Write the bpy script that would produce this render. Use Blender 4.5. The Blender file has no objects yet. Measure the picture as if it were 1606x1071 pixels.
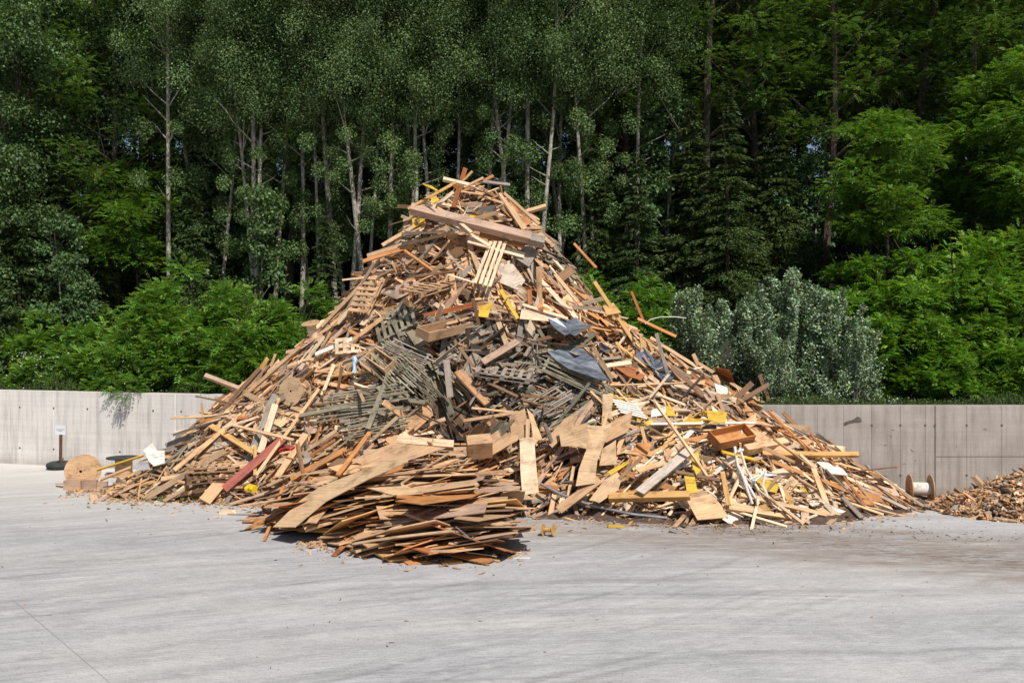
import bpy, math, random
import numpy as np
from mathutils import Vector, Matrix

random.seed(7); RNG = np.random.default_rng(7)
SC = bpy.context.scene
COL = SC.collection
F = 1561.0; CX = 803.0; HY = 517.0; CH = 4.57
R = math.radians
PI = math.pi

# ------------------------------------------------------------------ tagging
def tag(o, label=None, cat=None, group=None, kind=None):
    if label: o['label'] = label
    if cat: o['category'] = cat
    if group: o['group'] = group
    if kind: o['kind'] = kind
    return o

def empty(name, loc, label, cat, group=None, rot=(0, 0, 0)):
    o = bpy.data.objects.new(name, None); COL.objects.link(o)
    o.location = loc; o.rotation_euler = rot; o.empty_display_size = .2
    return tag(o, label, cat, group)

# ------------------------------------------------------------------ materials
def newmat(name):
    m = bpy.data.materials.new(name); m.use_nodes = True
    nt = m.node_tree; nt.nodes.clear()
    out = nt.nodes.new('ShaderNodeOutputMaterial'); b = nt.nodes.new('ShaderNodeBsdfPrincipled')
    nt.links.new(b.outputs[0], out.inputs[0])
    return m, nt, b, out

class NT:
    def __init__(s, nt): s.nt = nt
    def n(s, t, **k):
        x = s.nt.nodes.new(t)
        for a, v in k.items(): setattr(x, a, v)
        return x
    def l(s, a, b): s.nt.links.new(a, b)
    def val(s, inp, v):
        if hasattr(v, 'links') or isinstance(v, bpy.types.NodeSocket): s.l(v, inp)
        else: inp.default_value = v
    def math(s, op, a, b=0.0, c=0.0, clamp=False):
        x = s.n('ShaderNodeMath', operation=op, use_clamp=clamp)
        s.val(x.inputs[0], a); s.val(x.inputs[1], b)
        if op in ('MULTIPLY_ADD',): s.val(x.inputs[2], c)
        return x.outputs[0]
    def mapping(s, vec, scale=(1, 1, 1), rot=(0, 0, 0), loc=(0, 0, 0)):
        x = s.n('ShaderNodeMapping'); s.l(vec, x.inputs[0])
        x.inputs['Scale'].default_value = scale; x.inputs['Rotation'].default_value = rot
        x.inputs['Location'].default_value = loc
        return x.outputs[0]
    def noise(s, vec, scale, detail=4, rough=.55, dist=0.0):
        x = s.n('ShaderNodeTexNoise'); s.l(vec, x.inputs['Vector'])
        x.inputs['Scale'].default_value = scale; x.inputs['Detail'].default_value = detail
        x.inputs['Roughness'].default_value = rough; x.inputs['Distortion'].default_value = dist
        return x.outputs[0]
    def ramp(s, fac, stops):
        x = s.n('ShaderNodeValToRGB'); s.l(fac, x.inputs[0])
        e = x.color_ramp.elements
        while len(e) < len(stops): e.new(.5)
        for i, (p, c) in enumerate(stops):
            e[i].position = p
            e[i].color = (c, c, c, 1) if isinstance(c, (int, float)) else (*c, 1)
        return x.outputs[0]
    def mix(s, mode, fac, a, b):
        x = s.n('ShaderNodeMix', data_type='RGBA', blend_type=mode)
        s.val(x.inputs[0], fac)
        for i, v in ((6, a), (7, b)):
            if isinstance(v, tuple): x.inputs[i].default_value = (*v, 1)
            else: s.l(v, x.inputs[i])
        return x.outputs[2]
    def sep(s, v):
        x = s.n('ShaderNodeSeparateXYZ'); s.l(v, x.inputs[0]); return x.outputs
    def bump(s, h, strength, dist, b):
        x = s.n('ShaderNodeBump'); x.inputs['Strength'].default_value = strength
        x.inputs['Distance'].default_value = dist; s.l(h, x.inputs['Height']); s.l(x.outputs[0], b.inputs['Normal'])

def wood_material(name='wood', rough=.78, spec=.25):
    m, nt, b, _ = newmat(name); g = NT(nt)
    at = g.n('ShaderNodeAttribute', attribute_name='tint').outputs['Color']
    uv = g.n('ShaderNodeUVMap').outputs[0]
    ob = g.n('ShaderNodeTexCoord').outputs['Object']
    grain = g.noise(g.mapping(uv, (1.3, 38, 1)), 1.0, 5, .6, .6)
    fine = g.noise(g.mapping(uv, (6, 170, 1)), 1.0, 2, .5)
    blot = g.noise(ob, 2.3, 4, .6)
    knots = g.noise(g.mapping(uv, (3.5, 12, 1)), 1.0, 1, .5)
    c = g.mix('MULTIPLY', 1.0, at, g.ramp(grain, [(.25, (.58, .51, .45)), (.5, (.93, .91, .88)), (.75, (1.15, 1.15, 1.15))]))
    c = g.mix('MULTIPLY', .6, c, g.ramp(fine, [(.3, .72), (.6, 1.05)]))
    c = g.mix('MULTIPLY', .75, c, g.ramp(blot, [(.32, (.42, .37, .33)), (.47, (.93, .92, .9)), (.7, (1.12, 1.1, 1.08))]))
    c = g.mix('MULTIPLY', .8, c, g.ramp(knots, [(.22, (.35, .25, .18)), (.29, 1.0)]))
    g.l(c, b.inputs['Base Color'])
    b.inputs['Roughness'].default_value = rough; b.inputs['Specular IOR Level'].default_value = spec
    g.bump(grain, .35, .006, b)
    return m

def simple_material(name, col, rough=.7, metal=0, noise_amt=.3, scale=3.0, bump=0.0, spec=.4, stretch=(1, 1, 1)):
    m, nt, b, _ = newmat(name); g = NT(nt)
    ob = g.n('ShaderNodeTexCoord').outputs['Object']
    n = g.noise(g.mapping(ob, stretch), scale, 5, .6)
    c = g.mix('MULTIPLY', 1.0, col, g.ramp(n, [(.3, 1 - noise_amt), (.7, 1 + noise_amt * .5)]))
    g.l(c, b.inputs['Base Color'])
    b.inputs['Roughness'].default_value = rough; b.inputs['Metallic'].default_value = metal
    b.inputs['Specular IOR Level'].default_value = spec
    if bump: g.bump(n, bump, .02, b)
    return m

def foliage_material(name, col, col2=None, trans=.28, rough=.55, var=.35, spec=.3):
    m, nt, b, out = newmat(name); g = NT(nt)
    at = g.n('ShaderNodeAttribute', attribute_name='tint').outputs['Color']
    rnd = g.n('ShaderNodeObjectInfo').outputs['Random']
    c = g.mix('MIX', rnd, col, col2 or col)
    c = g.mix('MULTIPLY', 1.0, c, at)
    g.l(c, b.inputs['Base Color']); b.inputs['Roughness'].default_value = rough
    b.inputs['Specular IOR Level'].default_value = spec
    t = g.n('ShaderNodeBsdfTranslucent')
    c2 = g.mix('MULTIPLY', 1.0, c, (1.2, 1.25, .5)); g.l(c2, t.inputs[0])
    mx = g.n('ShaderNodeMixShader'); mx.inputs[0].default_value = trans
    g.l(b.outputs[0], mx.inputs[1]); g.l(t.outputs[0], mx.inputs[2]); g.l(mx.outputs[0], out.inputs[0])
    return m

def bark_material(name, a, bcol):
    m, nt, b, _ = newmat(name); g = NT(nt)
    ob = g.n('ShaderNodeTexCoord').outputs['Object']
    n = g.noise(g.mapping(ob, (3, 3, 1.6)), 2.0, 6, .65)
    n2 = g.noise(g.mapping(ob, (14, 14, 3)), 1.5, 4, .6)
    c = g.mix('MIX', g.ramp(n, [(.38, 0.0), (.6, 1.0)]), a, bcol)
    c = g.mix('MULTIPLY', .7, c, g.ramp(n2, [(.3, .5), (.6, 1.1)]))
    g.l(c, b.inputs['Base Color']); b.inputs['Roughness'].default_value = .9
    g.bump(n2, .6, .03, b)
    return m

def concrete_wall_material(name, base, stain, amount):
    m, nt, b, _ = newmat(name); g = NT(nt)
    ob = g.n('ShaderNodeTexCoord').outputs['Object']
    big = g.noise(ob, .9, 5, .6)
    vert = g.noise(g.mapping(ob, (3.2, 1, .25)), 1.6, 5, .65)
    fine = g.noise(ob, 22, 4, .6)
    specks = g.noise(g.mapping(ob, (1, 1, 1.6)), 6.5, 3, .7)
    c = g.mix('MIX', g.ramp(big, [(.35, 0.0), (.68, amount)]), base, stain)
    c = g.mix('MULTIPLY', .95, c, g.ramp(vert, [(.36, .74), (.52, 1.0), (.75, 1.07)]))
    c = g.mix('MULTIPLY', .5, c, g.ramp(fine, [(.3, .8), (.65, 1.08)]))
    c = g.mix('MULTIPLY', amount, c, g.ramp(specks, [(.26, .45), (.33, 1.0)]))
    bands = g.noise(g.mapping(ob, (.12, .12, 5.5)), 1.5, 3, .6)
    c = g.mix('MULTIPLY', .45, c, g.ramp(bands, [(.3, .82), (.6, 1.05)]))
    z = g.sep(ob)[2]
    low = g.math('MULTIPLY', g.math('SUBTRACT', .35, z, clamp=True), g.math('MULTIPLY', big, 4.0), clamp=True)
    c = g.mix('MIX', g.math('MULTIPLY', low, .6), c, (.16, .13, .1))
    g.l(c, b.inputs['Base Color']); b.inputs['Roughness'].default_value = .85
    g.bump(fine, .25, .01, b)
    return m

def ground_material():
    m, nt, b, _ = newmat('yard_concrete'); g = NT(nt)
    P = g.n('ShaderNodeTexCoord').outputs['Object']
    X, Y, Z = g.sep(P)
    warp = g.noise(P, .25, 3, .5)
    big = g.noise(g.mapping(P, (.14, .30, 1), (0, 0, R(10))), 1.0, 7, .62, .8)
    def arcs(cx, cy, sc, w):
        dx = g.math('SUBTRACT', X, cx); dy = g.math('SUBTRACT', Y, cy)
        r = g.math('SQRT', g.math('ADD', g.math('MULTIPLY', dx, dx), g.math('MULTIPLY', dy, dy)))
        r = g.math('ADD', r, g.math('MULTIPLY', warp, w))
        a = g.math('ARCTAN2', dy, dx)
        cb = g.n('ShaderNodeCombineXYZ'); g.l(g.math('MULTIPLY', r, sc), cb.inputs[0]); g.l(g.math('MULTIPLY', a, 2.2), cb.inputs[1])
        return g.noise(cb.outputs[0], 1.0, 5, .62)
    a1 = arcs(9, -34, 2.6, 1.2); a2 = arcs(-26, 52, 3.4, .9); a3 = arcs(3, -12, 8.5, .5)
    fine = g.noise(g.mapping(P, (5, 26, 1), (0, 0, R(-4))), 1.2, 5, .65)
    grit = g.noise(P, 30, 4, .7)
    c = g.mix('MIX', g.ramp(big, [(.35, 0.0), (.65, 1.0)]), (.43, .416, .41), (.345, .34, .352))
    a4 = arcs(14, -22, 1.1, 1.6)
    c = g.mix('MULTIPLY', .9, c, g.ramp(a4, [(.36, .86), (.5, 1.0), (.62, 1.07)]))
    mk = g.ramp(g.noise(g.mapping(P, (.16, .35, 1), (0, 0, R(-12)), (7, 3, 0)), 1.0, 5, .6), [(.42, 0.05), (.6, 1.0)])
    mk2 = g.ramp(g.noise(g.mapping(P, (.2, .4, 1), (0, 0, R(15)), (2, 9, 0)), 1.0, 5, .6), [(.42, 0.1), (.58, 1.0)])
    c = g.mix('MULTIPLY', g.math('MULTIPLY', mk, .9), c, g.ramp(a1, [(.32, .70), (.48, .96), (.62, 1.1)]))
    c = g.mix('MULTIPLY', g.math('MULTIPLY', mk2, .9), c, g.ramp(a2, [(.33, .74), (.5, 1.0), (.66, 1.10)]))
    c = g.mix('MULTIPLY', g.math('MULTIPLY', mk2, .75), c, g.ramp(a3, [(.36, .74), (.5, 1.0), (.64, 1.08)]))
    c = g.mix('MULTIPLY', .65, c, g.ramp(fine, [(.36, .72), (.5, 1.0), (.64, 1.16)]))
    mot = g.noise(P, 1.1, 6, .7)
    c = g.mix('MULTIPLY', .7, c, g.ramp(mot, [(.3, .82), (.5, 1.0), (.7, 1.1)]))
    c = g.mix('MULTIPLY', .5, c, g.ramp(grit, [(.36, .66), (.5, 1.0), (.64, 1.25)]))
    # paler dusty concrete toward the wall on the left
    far = g.math('MULTIPLY', g.math('MULTIPLY', g.math('SUBTRACT', Y, 22.0), .10, clamp=True), g.math('MULTIPLY', g.math('ADD', big, .35), 1.0, clamp=True), clamp=True)
    c = g.mix('MIX', g.math('MULTIPLY', far, .75), c, (.62, .58, .54))
    # bare earth and wood dust trodden in along the foot of the heap, right
    dY = g.math('SUBTRACT', 1.0, g.math('MULTIPLY', g.math('ABSOLUTE', g.math('SUBTRACT', Y, g.math('MULTIPLY_ADD', X, -.50, 24.8))), .30), clamp=True)
    dY = g.math('MULTIPLY', dY, 2.0, clamp=True)
    dX = g.math('MULTIPLY', g.math('ADD', X, 1.5), .45, clamp=True)
    dn = g.noise(g.mapping(P, (.5, 2.2, 1), (0, 0, R(-6))), 1.1, 6, .7)
    dirt = g.math('MULTIPLY', g.math('MULTIPLY', dX, dY), g.ramp(dn, [(.38, .25), (.62, 1.0)]), clamp=True)
    c = g.mix('MIX', g.math('MULTIPLY', dirt, .8), c, (.20, .15, .115))
    # dark wheel smear
    sm = g.math('SUBTRACT', 1.5, g.math('MULTIPLY', g.math('ABSOLUTE', g.math('SUBTRACT', Y, g.math('MULTIPLY_ADD', X, -.58, 25.3))), 1.3), clamp=True)
    sn = g.noise(g.mapping(P, (1.6, 10, 1), (0, 0, R(-14))), 1.3, 7, .8)
    smf = g.math('MULTIPLY', g.math('MULTIPLY', sm, g.math('MULTIPLY', g.math('SUBTRACT', X, 2.5), .4, clamp=True)), g.ramp(sn, [(.50, 0.0), (.56, 1.0)]), clamp=True)
    c = g.mix('MIX', g.math('MULTIPLY', smf, .9), c, (.14, .10, .075))
    # pale scuffs
    sc = g.noise(g.mapping(P, (1.6, 7, 1)), 1.1, 6, .75)
    c = g.mix('MIX', g.ramp(sc, [(.54, 0.0), (.64, .5)]), c, (.52, .51, .50))
    jn = g.math('ABSOLUTE', g.math('ADD', g.math('MULTIPLY', g.math('ADD', X, 8.0), .773), g.math('MULTIPLY', g.math('SUBTRACT', Y, 16.3), .634)))
    jf = g.math('MULTIPLY', g.math('SUBTRACT', 1.0, g.math('MULTIPLY', jn, 75.0), clamp=True), g.math('MULTIPLY', g.math('SUBTRACT', 17.2, Y), 1.5, clamp=True))
    c = g.mix('MIX', g.math('MULTIPLY', jf, g.ramp(fine, [(.35, .2), (.6, .8)])), c, (.10, .095, .09))
    # dark specks
    sp = g.noise(g.mapping(P, (3, 4.5, 1)), 1.5, 3, .7)
    c = g.mix('MULTIPLY', .8, c, g.ramp(sp, [(.23, .45), (.29, 1.0)]))
    g.l(c, b.inputs['Base Color']); b.inputs['Roughness'].default_value = .8
    b.inputs['Specular IOR Level'].default_value = .35
    g.bump(g.math('ADD', fine, grit), .25, .01, b)
    return m

M = {}
M['wood'] = wood_material('sawn_wood')
M['ground'] = ground_material()
M['wall_l'] = concrete_wall_material('concrete_pale', (.68, .64, .60), (.57, .535, .50), .6)
M['wall_r'] = concrete_wall_material('concrete_stained', (.41, .365, .33), (.30, .262, .235), .85)
M['mulch'] = simple_material('wood_fines', (.11, .07, .045), .95, noise_amt=.6, scale=9, bump=.8)
M['earth'] = simple_material('forest_floor', (.03, .035, .018), .95, noise_amt=.6, scale=1.3, bump=.6)
M['soil'] = simple_material('dark_soil', (.10, .066, .048), .95, noise_amt=.6, scale=12, bump=.9)
M['black_sheet'] = simple_material('black_coated_board', (.13, .15, .185), .30, noise_amt=.8, scale=3.2, spec=.7, stretch=(1, 3, 1))
M['rubber'] = simple_material('old_rubber', (.035, .038, .04), .85, noise_amt=.4, scale=6, bump=.3)
M['rust'] = simple_material('rusty_steel', (.13, .06, .022), .8, noise_amt=.5, scale=8, bump=.2)
M['signwhite'] = simple_material('white_sign_face', (.60, .62, .66), .5, noise_amt=.08, scale=5)
M['ink'] = simple_material('grey_print', (.2, .22, .25), .6, noise_amt=.1)
M['whitemetal'] = simple_material('white_painted_tube', (.72, .68, .63), .5, noise_amt=.25, scale=7)
M['steel'] = simple_material('grey_steel', (.35, .36, .37), .45, metal=.6, noise_amt=.3, scale=5)
M['strap'] = simple_material('pale_blue_cloth', (.42, .58, .78), .9, noise_amt=.5, scale=20)
M['redstrap'] = simple_material('red_band', (.55, .02, .03), .6, noise_amt=.3)
M['yellowpl'] = simple_material('yellow_plastic', (.75, .52, .02), .5, noise_amt=.25)
M['hole'] = simple_material('dark_hole', (.02, .016, .012), .95, noise_amt=.2)
M['stain'] = simple_material('dark_smear', (.12, .10, .085), .9, noise_amt=.5, scale=14)
M['bark_pale'] = bark_material('pale_bark', (.50, .46, .39), (.22, .19, .15))
M['bark_dark'] = bark_material('brown_bark', (.10, .075, .05), (.045, .035, .025))
M['f_poplar'] = foliage_material('poplar_leaves', (.135, .195, .075), (.100, .165, .058), trans=.28, spec=.2, rough=.6)
M['f_locust'] = foliage_material('locust_leaves', (.115, .195, .032), (.08, .15, .03), trans=.3)
M['f_dark'] = foliage_material('dark_leaves', (.10, .165, .048), (.066, .125, .044), trans=.2, spec=.4)
M['f_spruce'] = foliage_material('spruce_needles', (.055, .098, .028), (.075, .11, .026), trans=.1)
M['f_sumac'] = foliage_material('shrub_fronds', (.14, .265, .042), (.165, .30, .045), trans=.35)
M['f_young'] = foliage_material('young_locust_leaves', (.13, .235, .03), (.11, .21, .03), trans=.35)
M['f_bright'] = foliage_material('bright_shrub_fronds', (.165, .31, .036), (.15, .28, .034), trans=.35)
M['f_silver'] = foliage_material('silver_leaves', (.245, .33, .215), (.22, .30, .19), trans=.15)
M['f_weed'] = foliage_material('weeds', (.07, .11, .03), (.07, .11, .03), trans=.3)

# ------------------------------------------------------------------ mesh builders
class MB:
    """collects faces of one mesh with uv and tint"""
    def __init__(s): s.v = []; s.f = []; s.uv = []; s.t = []
    def add(s, verts, faces, uvs, tint):
        k = len(s.v); s.v.extend([tuple(p) for p in verts])
        for f, u in zip(faces, uvs):
            s.f.append([i + k for i in f]); s.uv.extend(u)
        s.t.extend([tint] * len(verts))
    def mesh(s, name, mat):
        me = bpy.data.meshes.new(name); me.from_pydata(s.v, [], s.f)
        uvl = me.uv_layers.new(name='UVMap')
        uvl.data.foreach_set('uv', np.array(s.uv, dtype=np.float32).ravel())
        at = me.attributes.new('tint', 'FLOAT_COLOR', 'POINT')
        at.data.foreach_set('color', np.array([(*c, 1) for c in s.t], dtype=np.float32).ravel())
        me.materials.append(mat); me.update()
        return me
    def obj(s, name, mat, parent=None, loc=None, rot=None):
        o = bpy.data.objects.new(name, s.mesh(name, mat)); COL.objects.link(o)
        if parent: o.parent = parent
        if loc is not None: o.location = loc
        if rot is not None: o.rotation_euler = rot
        return o

def jit(c, a=.12):
    k = 1 + random.uniform(-a, a); h = random.uniform(-a, a) * .35
    return (max(0, c[0] * k * (1 + h)), max(0, c[1] * k), max(0, c[2] * k * (1 - h)))

def board(mb, L, W, T, tint, mat4=None, bend=0.0, broken=.3, seg=3, twist=0.0):
    """a sawn board along local x; ends may be split, the run slightly bent"""
    vs = []; off = random.uniform(0, 50); ov = random.uniform(0, 50)
    n = seg + 1
    e0 = [random.uniform(-1, 1) * W * broken for _ in range(4)]
    e1 = [random.uniform(-1, 1) * W * broken for _ in range(4)]
    if random.random() < .5: e0 = [0] * 4
    xs = []
    for i in range(n):
        u = i / seg - .5; x = u * L
        z = bend * (4 * u * u - 1) * -.25 * L; tw = twist * u
        ct, st = math.cos(tw), math.sin(tw)
        for j, (y, zz) in enumerate(((-W / 2, -T / 2), (W / 2, -T / 2), (W / 2, T / 2), (-W / 2, T / 2))):
            dx = e0[j] if i == 0 else (e1[j] if i == seg else 0)
            vs.append(Vector((x + dx, y * ct - zz * st, y * st + zz * ct + z)))
        xs.append(x + off)
    if mat4 is not None: vs = [mat4 @ v for v in vs]
    fs = []; uvs = []
    vv = [(ov, ov + W), (ov + W, ov + W + T), (ov + W + T, ov + 2 * W + T), (ov + 2 * W + T, ov + 2 * W + 2 * T)]
    for i in range(seg):
        for j in range(4):
            a = i * 4 + j; b_ = i * 4 + (j + 1) % 4
            fs.append((a, a + 4, b_ + 4, b_)); v0, v1 = vv[j]
            uvs.append(((xs[i], v0), (xs[i + 1], v0), (xs[i + 1], v1), (xs[i], v1)))
    fs.append((0, 1, 2, 3)); uvs.append(((0, ov), (W * .2, ov), (W * .2, ov + T), (0, ov + T)))
    k = seg * 4
    fs.append((k + 3, k + 2, k + 1, k)); uvs.append(((0, ov), (W * .2, ov), (W * .2, ov + T), (0, ov + T)))
    mb.add(vs, fs, uvs, tint)

def poly_slab(mb, pts, T, tint, n, grain=None, crease=0.0):
    """flat polygon of 3-D points given thickness T against normal n"""
    n = n.normalized(); c = sum(pts, Vector()) / len(pts)
    ax = (grain or (pts[1] - pts[0])).copy(); ax -= n * ax.dot(n); ax.normalize(); ay = n.cross(ax)
    if crease:
        q = []
        for i, p in enumerate(pts):
            q.append(p + n * random.uniform(-1, 1) * crease * .7)
            r = pts[(i + 1) % len(pts)]; q.append(p.lerp(r, random.uniform(.4, .6)) + n * random.uniform(-1, 1) * crease + (c - p) * random.uniform(-.01, .02))
        pts = q
    m = len(pts); vs = [p for p in pts] + [p - n * T for p in pts]
    o = random.uniform(0, 40)
    uv = [((p - c).dot(ax) + o, (p - c).dot(ay) + o) for p in pts]
    area = sum((uv[i][0] * uv[(i + 1) % m][1] - uv[(i + 1) % m][0] * uv[i][1]) for i in range(m))
    top = list(range(m)); bot = list(range(m, 2 * m))
    if area < 0: top.reverse()
    else: bot.reverse()
    if crease:
        cc = c + n * crease * random.choice((-1.2, 1.3)); vs += [cc, cc - n * T]; uc = (o, o)
        fs = [(top[i], top[(i + 1) % m], 2 * m) for i in range(m)] + [(bot[i], bot[(i + 1) % m], 2 * m + 1) for i in range(m)]
        uvs = [[uv[f[0]], uv[f[1]], uc] for f in fs[:m]] + [[uv[f[0] - m], uv[f[1] - m], uc] for f in fs[m:]]
    else:
        fs = [top, bot]; uvs = [[uv[i] for i in top], [uv[i - m] for i in bot]]
    for i in range(m):
        j = (i + 1) % m
        q = [i, j, j + m, i + m] if area < 0 else [j, i, i + m, j + m]
        fs.append(q); L = (pts[i] - pts[j]).length
        uvs.append([(o, 0), (o + L, 0), (o + L, T), (o, T)])
    mb.add(vs, fs, uvs, tint)

def tube(mb, pts, radii, tint=(1, 1, 1), sides=8, cap=True):
    pts = [Vector(p) for p in pts]; vs = []; n = len(pts)
    for i, p in enumerate(pts):
        d = (pts[min(i + 1, n - 1)] - pts[max(i - 1, 0)]).normalized()
        a = Vector((0, 0, 1)) if abs(d.z) < .9 else Vector((1, 0, 0))
        u = d.cross(a).normalized(); w = d.cross(u)
        r = radii[i] if hasattr(radii, '__len__') else radii
        for k in range(sides):
            t = 2 * PI * k / sides; vs.append(p + (u * math.cos(t) + w * math.sin(t)) * r)
    fs = []; uvs = []
    for i in range(n - 1):
        for k in range(sides):
            a = i * sides + k; b_ = i * sides + (k + 1) % sides
            fs.append((a, b_, b_ + sides, a + sides))
            uvs.append(((i, k), (i, k + 1), (i + 1, k + 1), (i + 1, k)))
    if cap:
        fs.append(tuple(range(sides))[::-1]); uvs.append([(0, 0)] * sides)
        fs.append(tuple(range((n - 1) * sides, n * sides))); uvs.append([(0, 0)] * sides)
    mb.add(vs, fs, uvs, tint)

def lathe(mb, prof, tint, seg=40):
    """closed ring profile [(r,z)...] about local z"""
    vs = []; m = len(prof)
    for k in range(seg):
        t = 2 * PI * k / seg
        for r, z in prof: vs.append(Vector((r * math.cos(t), r * math.sin(t), z)))
    fs = []; uvs = []
    for k in range(seg):
        k2 = (k + 1) % seg
        for i in range(m):
            j = (i + 1) % m
            fs.append((k * m + i, k2 * m + i, k2 * m + j, k * m + j))
            P = [vs[q] for q in fs[-1]]; uvs.append([(p.x + 3, p.y + 3) if abs(prof[i][1] - prof[j][1]) < 1e-4 else (t_ * .1, p.z) for p, t_ in zip(P, (k, k + 1, k + 1, k))])
    mb.add(vs, fs, uvs, tint)

# ------------------------------------------------------------------ the place: camera, walls, heap shape
def ray(px, py): return Vector(((px - CX) / F, 1.0, -(py - HY) / F))
CAM = Vector((0, 0, CH))
def wallY(X): return 34.1 - .29 * (X + 17.54) if X < 6.42 else 27.15

def interp(x, tab):
    if x <= tab[0][0]: return tab[0][1]
    for (a, b_), (c, d) in zip(tab, tab[1:]):
        if x <= c: return b_ + (d - b_) * (x - a) / (c - a)
    return tab[-1][1]

_sil = [(172, 768), (205, 752), (240, 722), (285, 688), (330, 645), (365, 610), (400, 588), (450, 545), (500, 510), (545, 462), (580, 405),
        (620, 375), (650, 325), (690, 305), (735, 282), (785, 300), (830, 330), (865, 368), (895, 400), (925, 450), (965, 495), (1010, 515), (1060, 552),
        (1110, 580), (1150, 602), (1200, 640), (1250, 668), (1300, 700), (1350, 730), (1395, 758), (1425, 778)]
_sil = [(735 + (x - 735) * (.935 if y < 540 else .935 + min(1, (y - 540) / 90) * .06), y) for x, y in _sil]
_ridge = [(-12, 28.6), (-8, 29.2), (-3, 30.3), (0, 30.5), (3, 29.3), (6, 27.3), (8, 26.5), (11.5, 26.1)]
def ridgeY(X): return interp(X, _ridge)
_S = []
for px, py in _sil:
    Yd = 29.0
    for _ in range(6): X = (px - CX) / F * Yd; Yd = ridgeY(X)
    _S.append((X, CH - (py - HY) / F * Yd - .12))
def crest(X):
    if X < _S[0][0] or X > _S[-1][0]: return -.5
    return interp(X, _S)
_toe = [(-11.6, 28.1), (-10.6, 26.9), (-8.2, 26.5), (-6.4, 26.0), (-4, 25.3), (0, 24.9), (.8, 24.75), (3, 24.2), (5.2, 23.75), (7.5, 24.2), (9.8, 25.5), (10.6, 26.0)]
def toeY(X): return interp(X, _toe)
from mathutils import noise as mn
def lobe(X, Y):
    # the low spill of sheets in front
    cx = interp(Y, [(19.6, -1.2), (20.8, -1.4), (22.3, -2.3), (24, -2.7), (26, -3.0)])
    hw = interp(Y, [(19.3, 0), (19.7, 1.3), (20.5, 1.65), (21.3, 1.85), (22.3, 2.8), (23.2, 3.2), (24.5, 3.2), (26, 2.6)])
    hh = interp(Y, [(19.5, 0), (19.9, .32), (21, .85), (22.5, 1.2), (24, 1.42), (24.6, 1.5), (25.2, 1.3), (26, .7)])
    if hw <= 0: return 0
    t = abs(X - cx) / hw
    return hh * max(0, 1 - t ** 2.4) if t < 1 else 0
def heap(X, Y, rough=True):
    S = crest(X); yr = ridgeY(X); yt = toeY(X); z = -.5
    if S > 0 and Y > yt - .2:
        if Y <= yr:
            u = max(0, (Y - yt) / (yr - yt))
            g = interp(u, [(0, 0), (.12, .16), (.35, .37), (.5, .50), (.75, .78), (.93, .97), (1, 1)])
            z = S * g
        else:
            z = S - (Y - yr) * .95
        if rough and z > .15:
            z += (mn.fractal(Vector((X * .55, Y * .55, 3)), 1, 2, 3) * .38) * min(1, z)
        # the grab has bitten a hollow out of the middle
        z -= 1.7 * math.exp(-((X + 1.4) / .62) ** 2 - ((Y - 26.25) / .6) ** 2)
        z -= .8 * math.exp(-((X + 2.2) / .6) ** 2 - ((Y - 26.7) / .5) ** 2)
        z -= .5 * math.exp(-((X - .3) / 1.8) ** 2 - ((Y - 27.2) / .6) ** 2)
        z += .45 * math.exp(-((X + 3.3) / 1.6) ** 2 - ((Y - 27.0) / .8) ** 2)
    return max(z, lobe(X, Y))
def chipmound(X, Y):
    r = math.hypot((X - 14.2) / 1.55, (Y - 25.3)) / 2.15
    return 1.35 * max(0, 1 - r)
def hnormal(X, Y, e=.35):
    dx = (heap(X + e, Y, False) - heap(X - e, Y, False)) / (2 * e)
    dy = (heap(X, Y + e, False) - heap(X, Y - e, False)) / (2 * e)
    return Vector((-dx, -dy, 1)).normalized()
def hit(px, py, maxd=31.5):
    r = ray(px, py); t = 18.0
    while t < maxd:
        p = CAM + r * t
        if p.z < heap(p.x, p.y) or p.z < 0: return p
        t += .06
    return None
def at(px, py, Y): return CAM + ray(px, py) * Y
def on_ground(px, py):
    r = ray(px, py); return CAM + r * (CH / -r.z)
def proj(p): return CX + F * p.x / p.y, HY - F * (p.z - CH) / p.y

# ------------------------------------------------------------------ setting
def grid_mesh(name, xs, ys, fz, mat, kind='structure'):
    vs = [(x, y, fz(x, y)) for y in ys for x in xs]; nx = len(xs)
    fs = [(j * nx + i, j * nx + i + 1, (j + 1) * nx + i + 1, (j + 1) * nx + i) for j in range(len(ys) - 1) for i in range(nx - 1)]
    me = bpy.data.meshes.new(name); me.from_pydata(vs, [], fs); me.materials.append(mat)
    me.polygons.foreach_set('use_smooth', [True] * len(fs))
    o = bpy.data.objects.new(name, me); COL.objects.link(o); o['kind'] = kind
    return o
grid_mesh('ground', np.linspace(-400, 400, 9), np.linspace(-300, 600, 9), lambda x, y: 0, M['ground'])
def bank(X, Y):
    t = Y - wallY(X)
    z = 2.36 + max(0, min(t, 36) - 3) * .36 + (mn.noise(Vector((X * .3, Y * .3, 0))) * .25 if t > .5 else 0)
    return z
_xs = np.linspace(-60, 60, 90)
hs = [(x, wallY(x) + .3 + k, bank(x, wallY(x) + .3 + k)) for k in (0, .7, 1.5, 2.5, 3.6, 5, 7, 10, 14, 18, 23, 29, 36, 60, 200) for x in _xs]
me = bpy.data.meshes.new('hillside'); nx = len(_xs)
me.from_pydata(hs, [], [(j * nx + i, j * nx + i + 1, (j + 1) * nx + i + 1, (j + 1) * nx + i) for j in range(14) for i in range(nx - 1)])
me.materials.append(M['earth']); o = bpy.data.objects.new('hillside', me); COL.objects.link(o); o['kind'] = 'structure'

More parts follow.
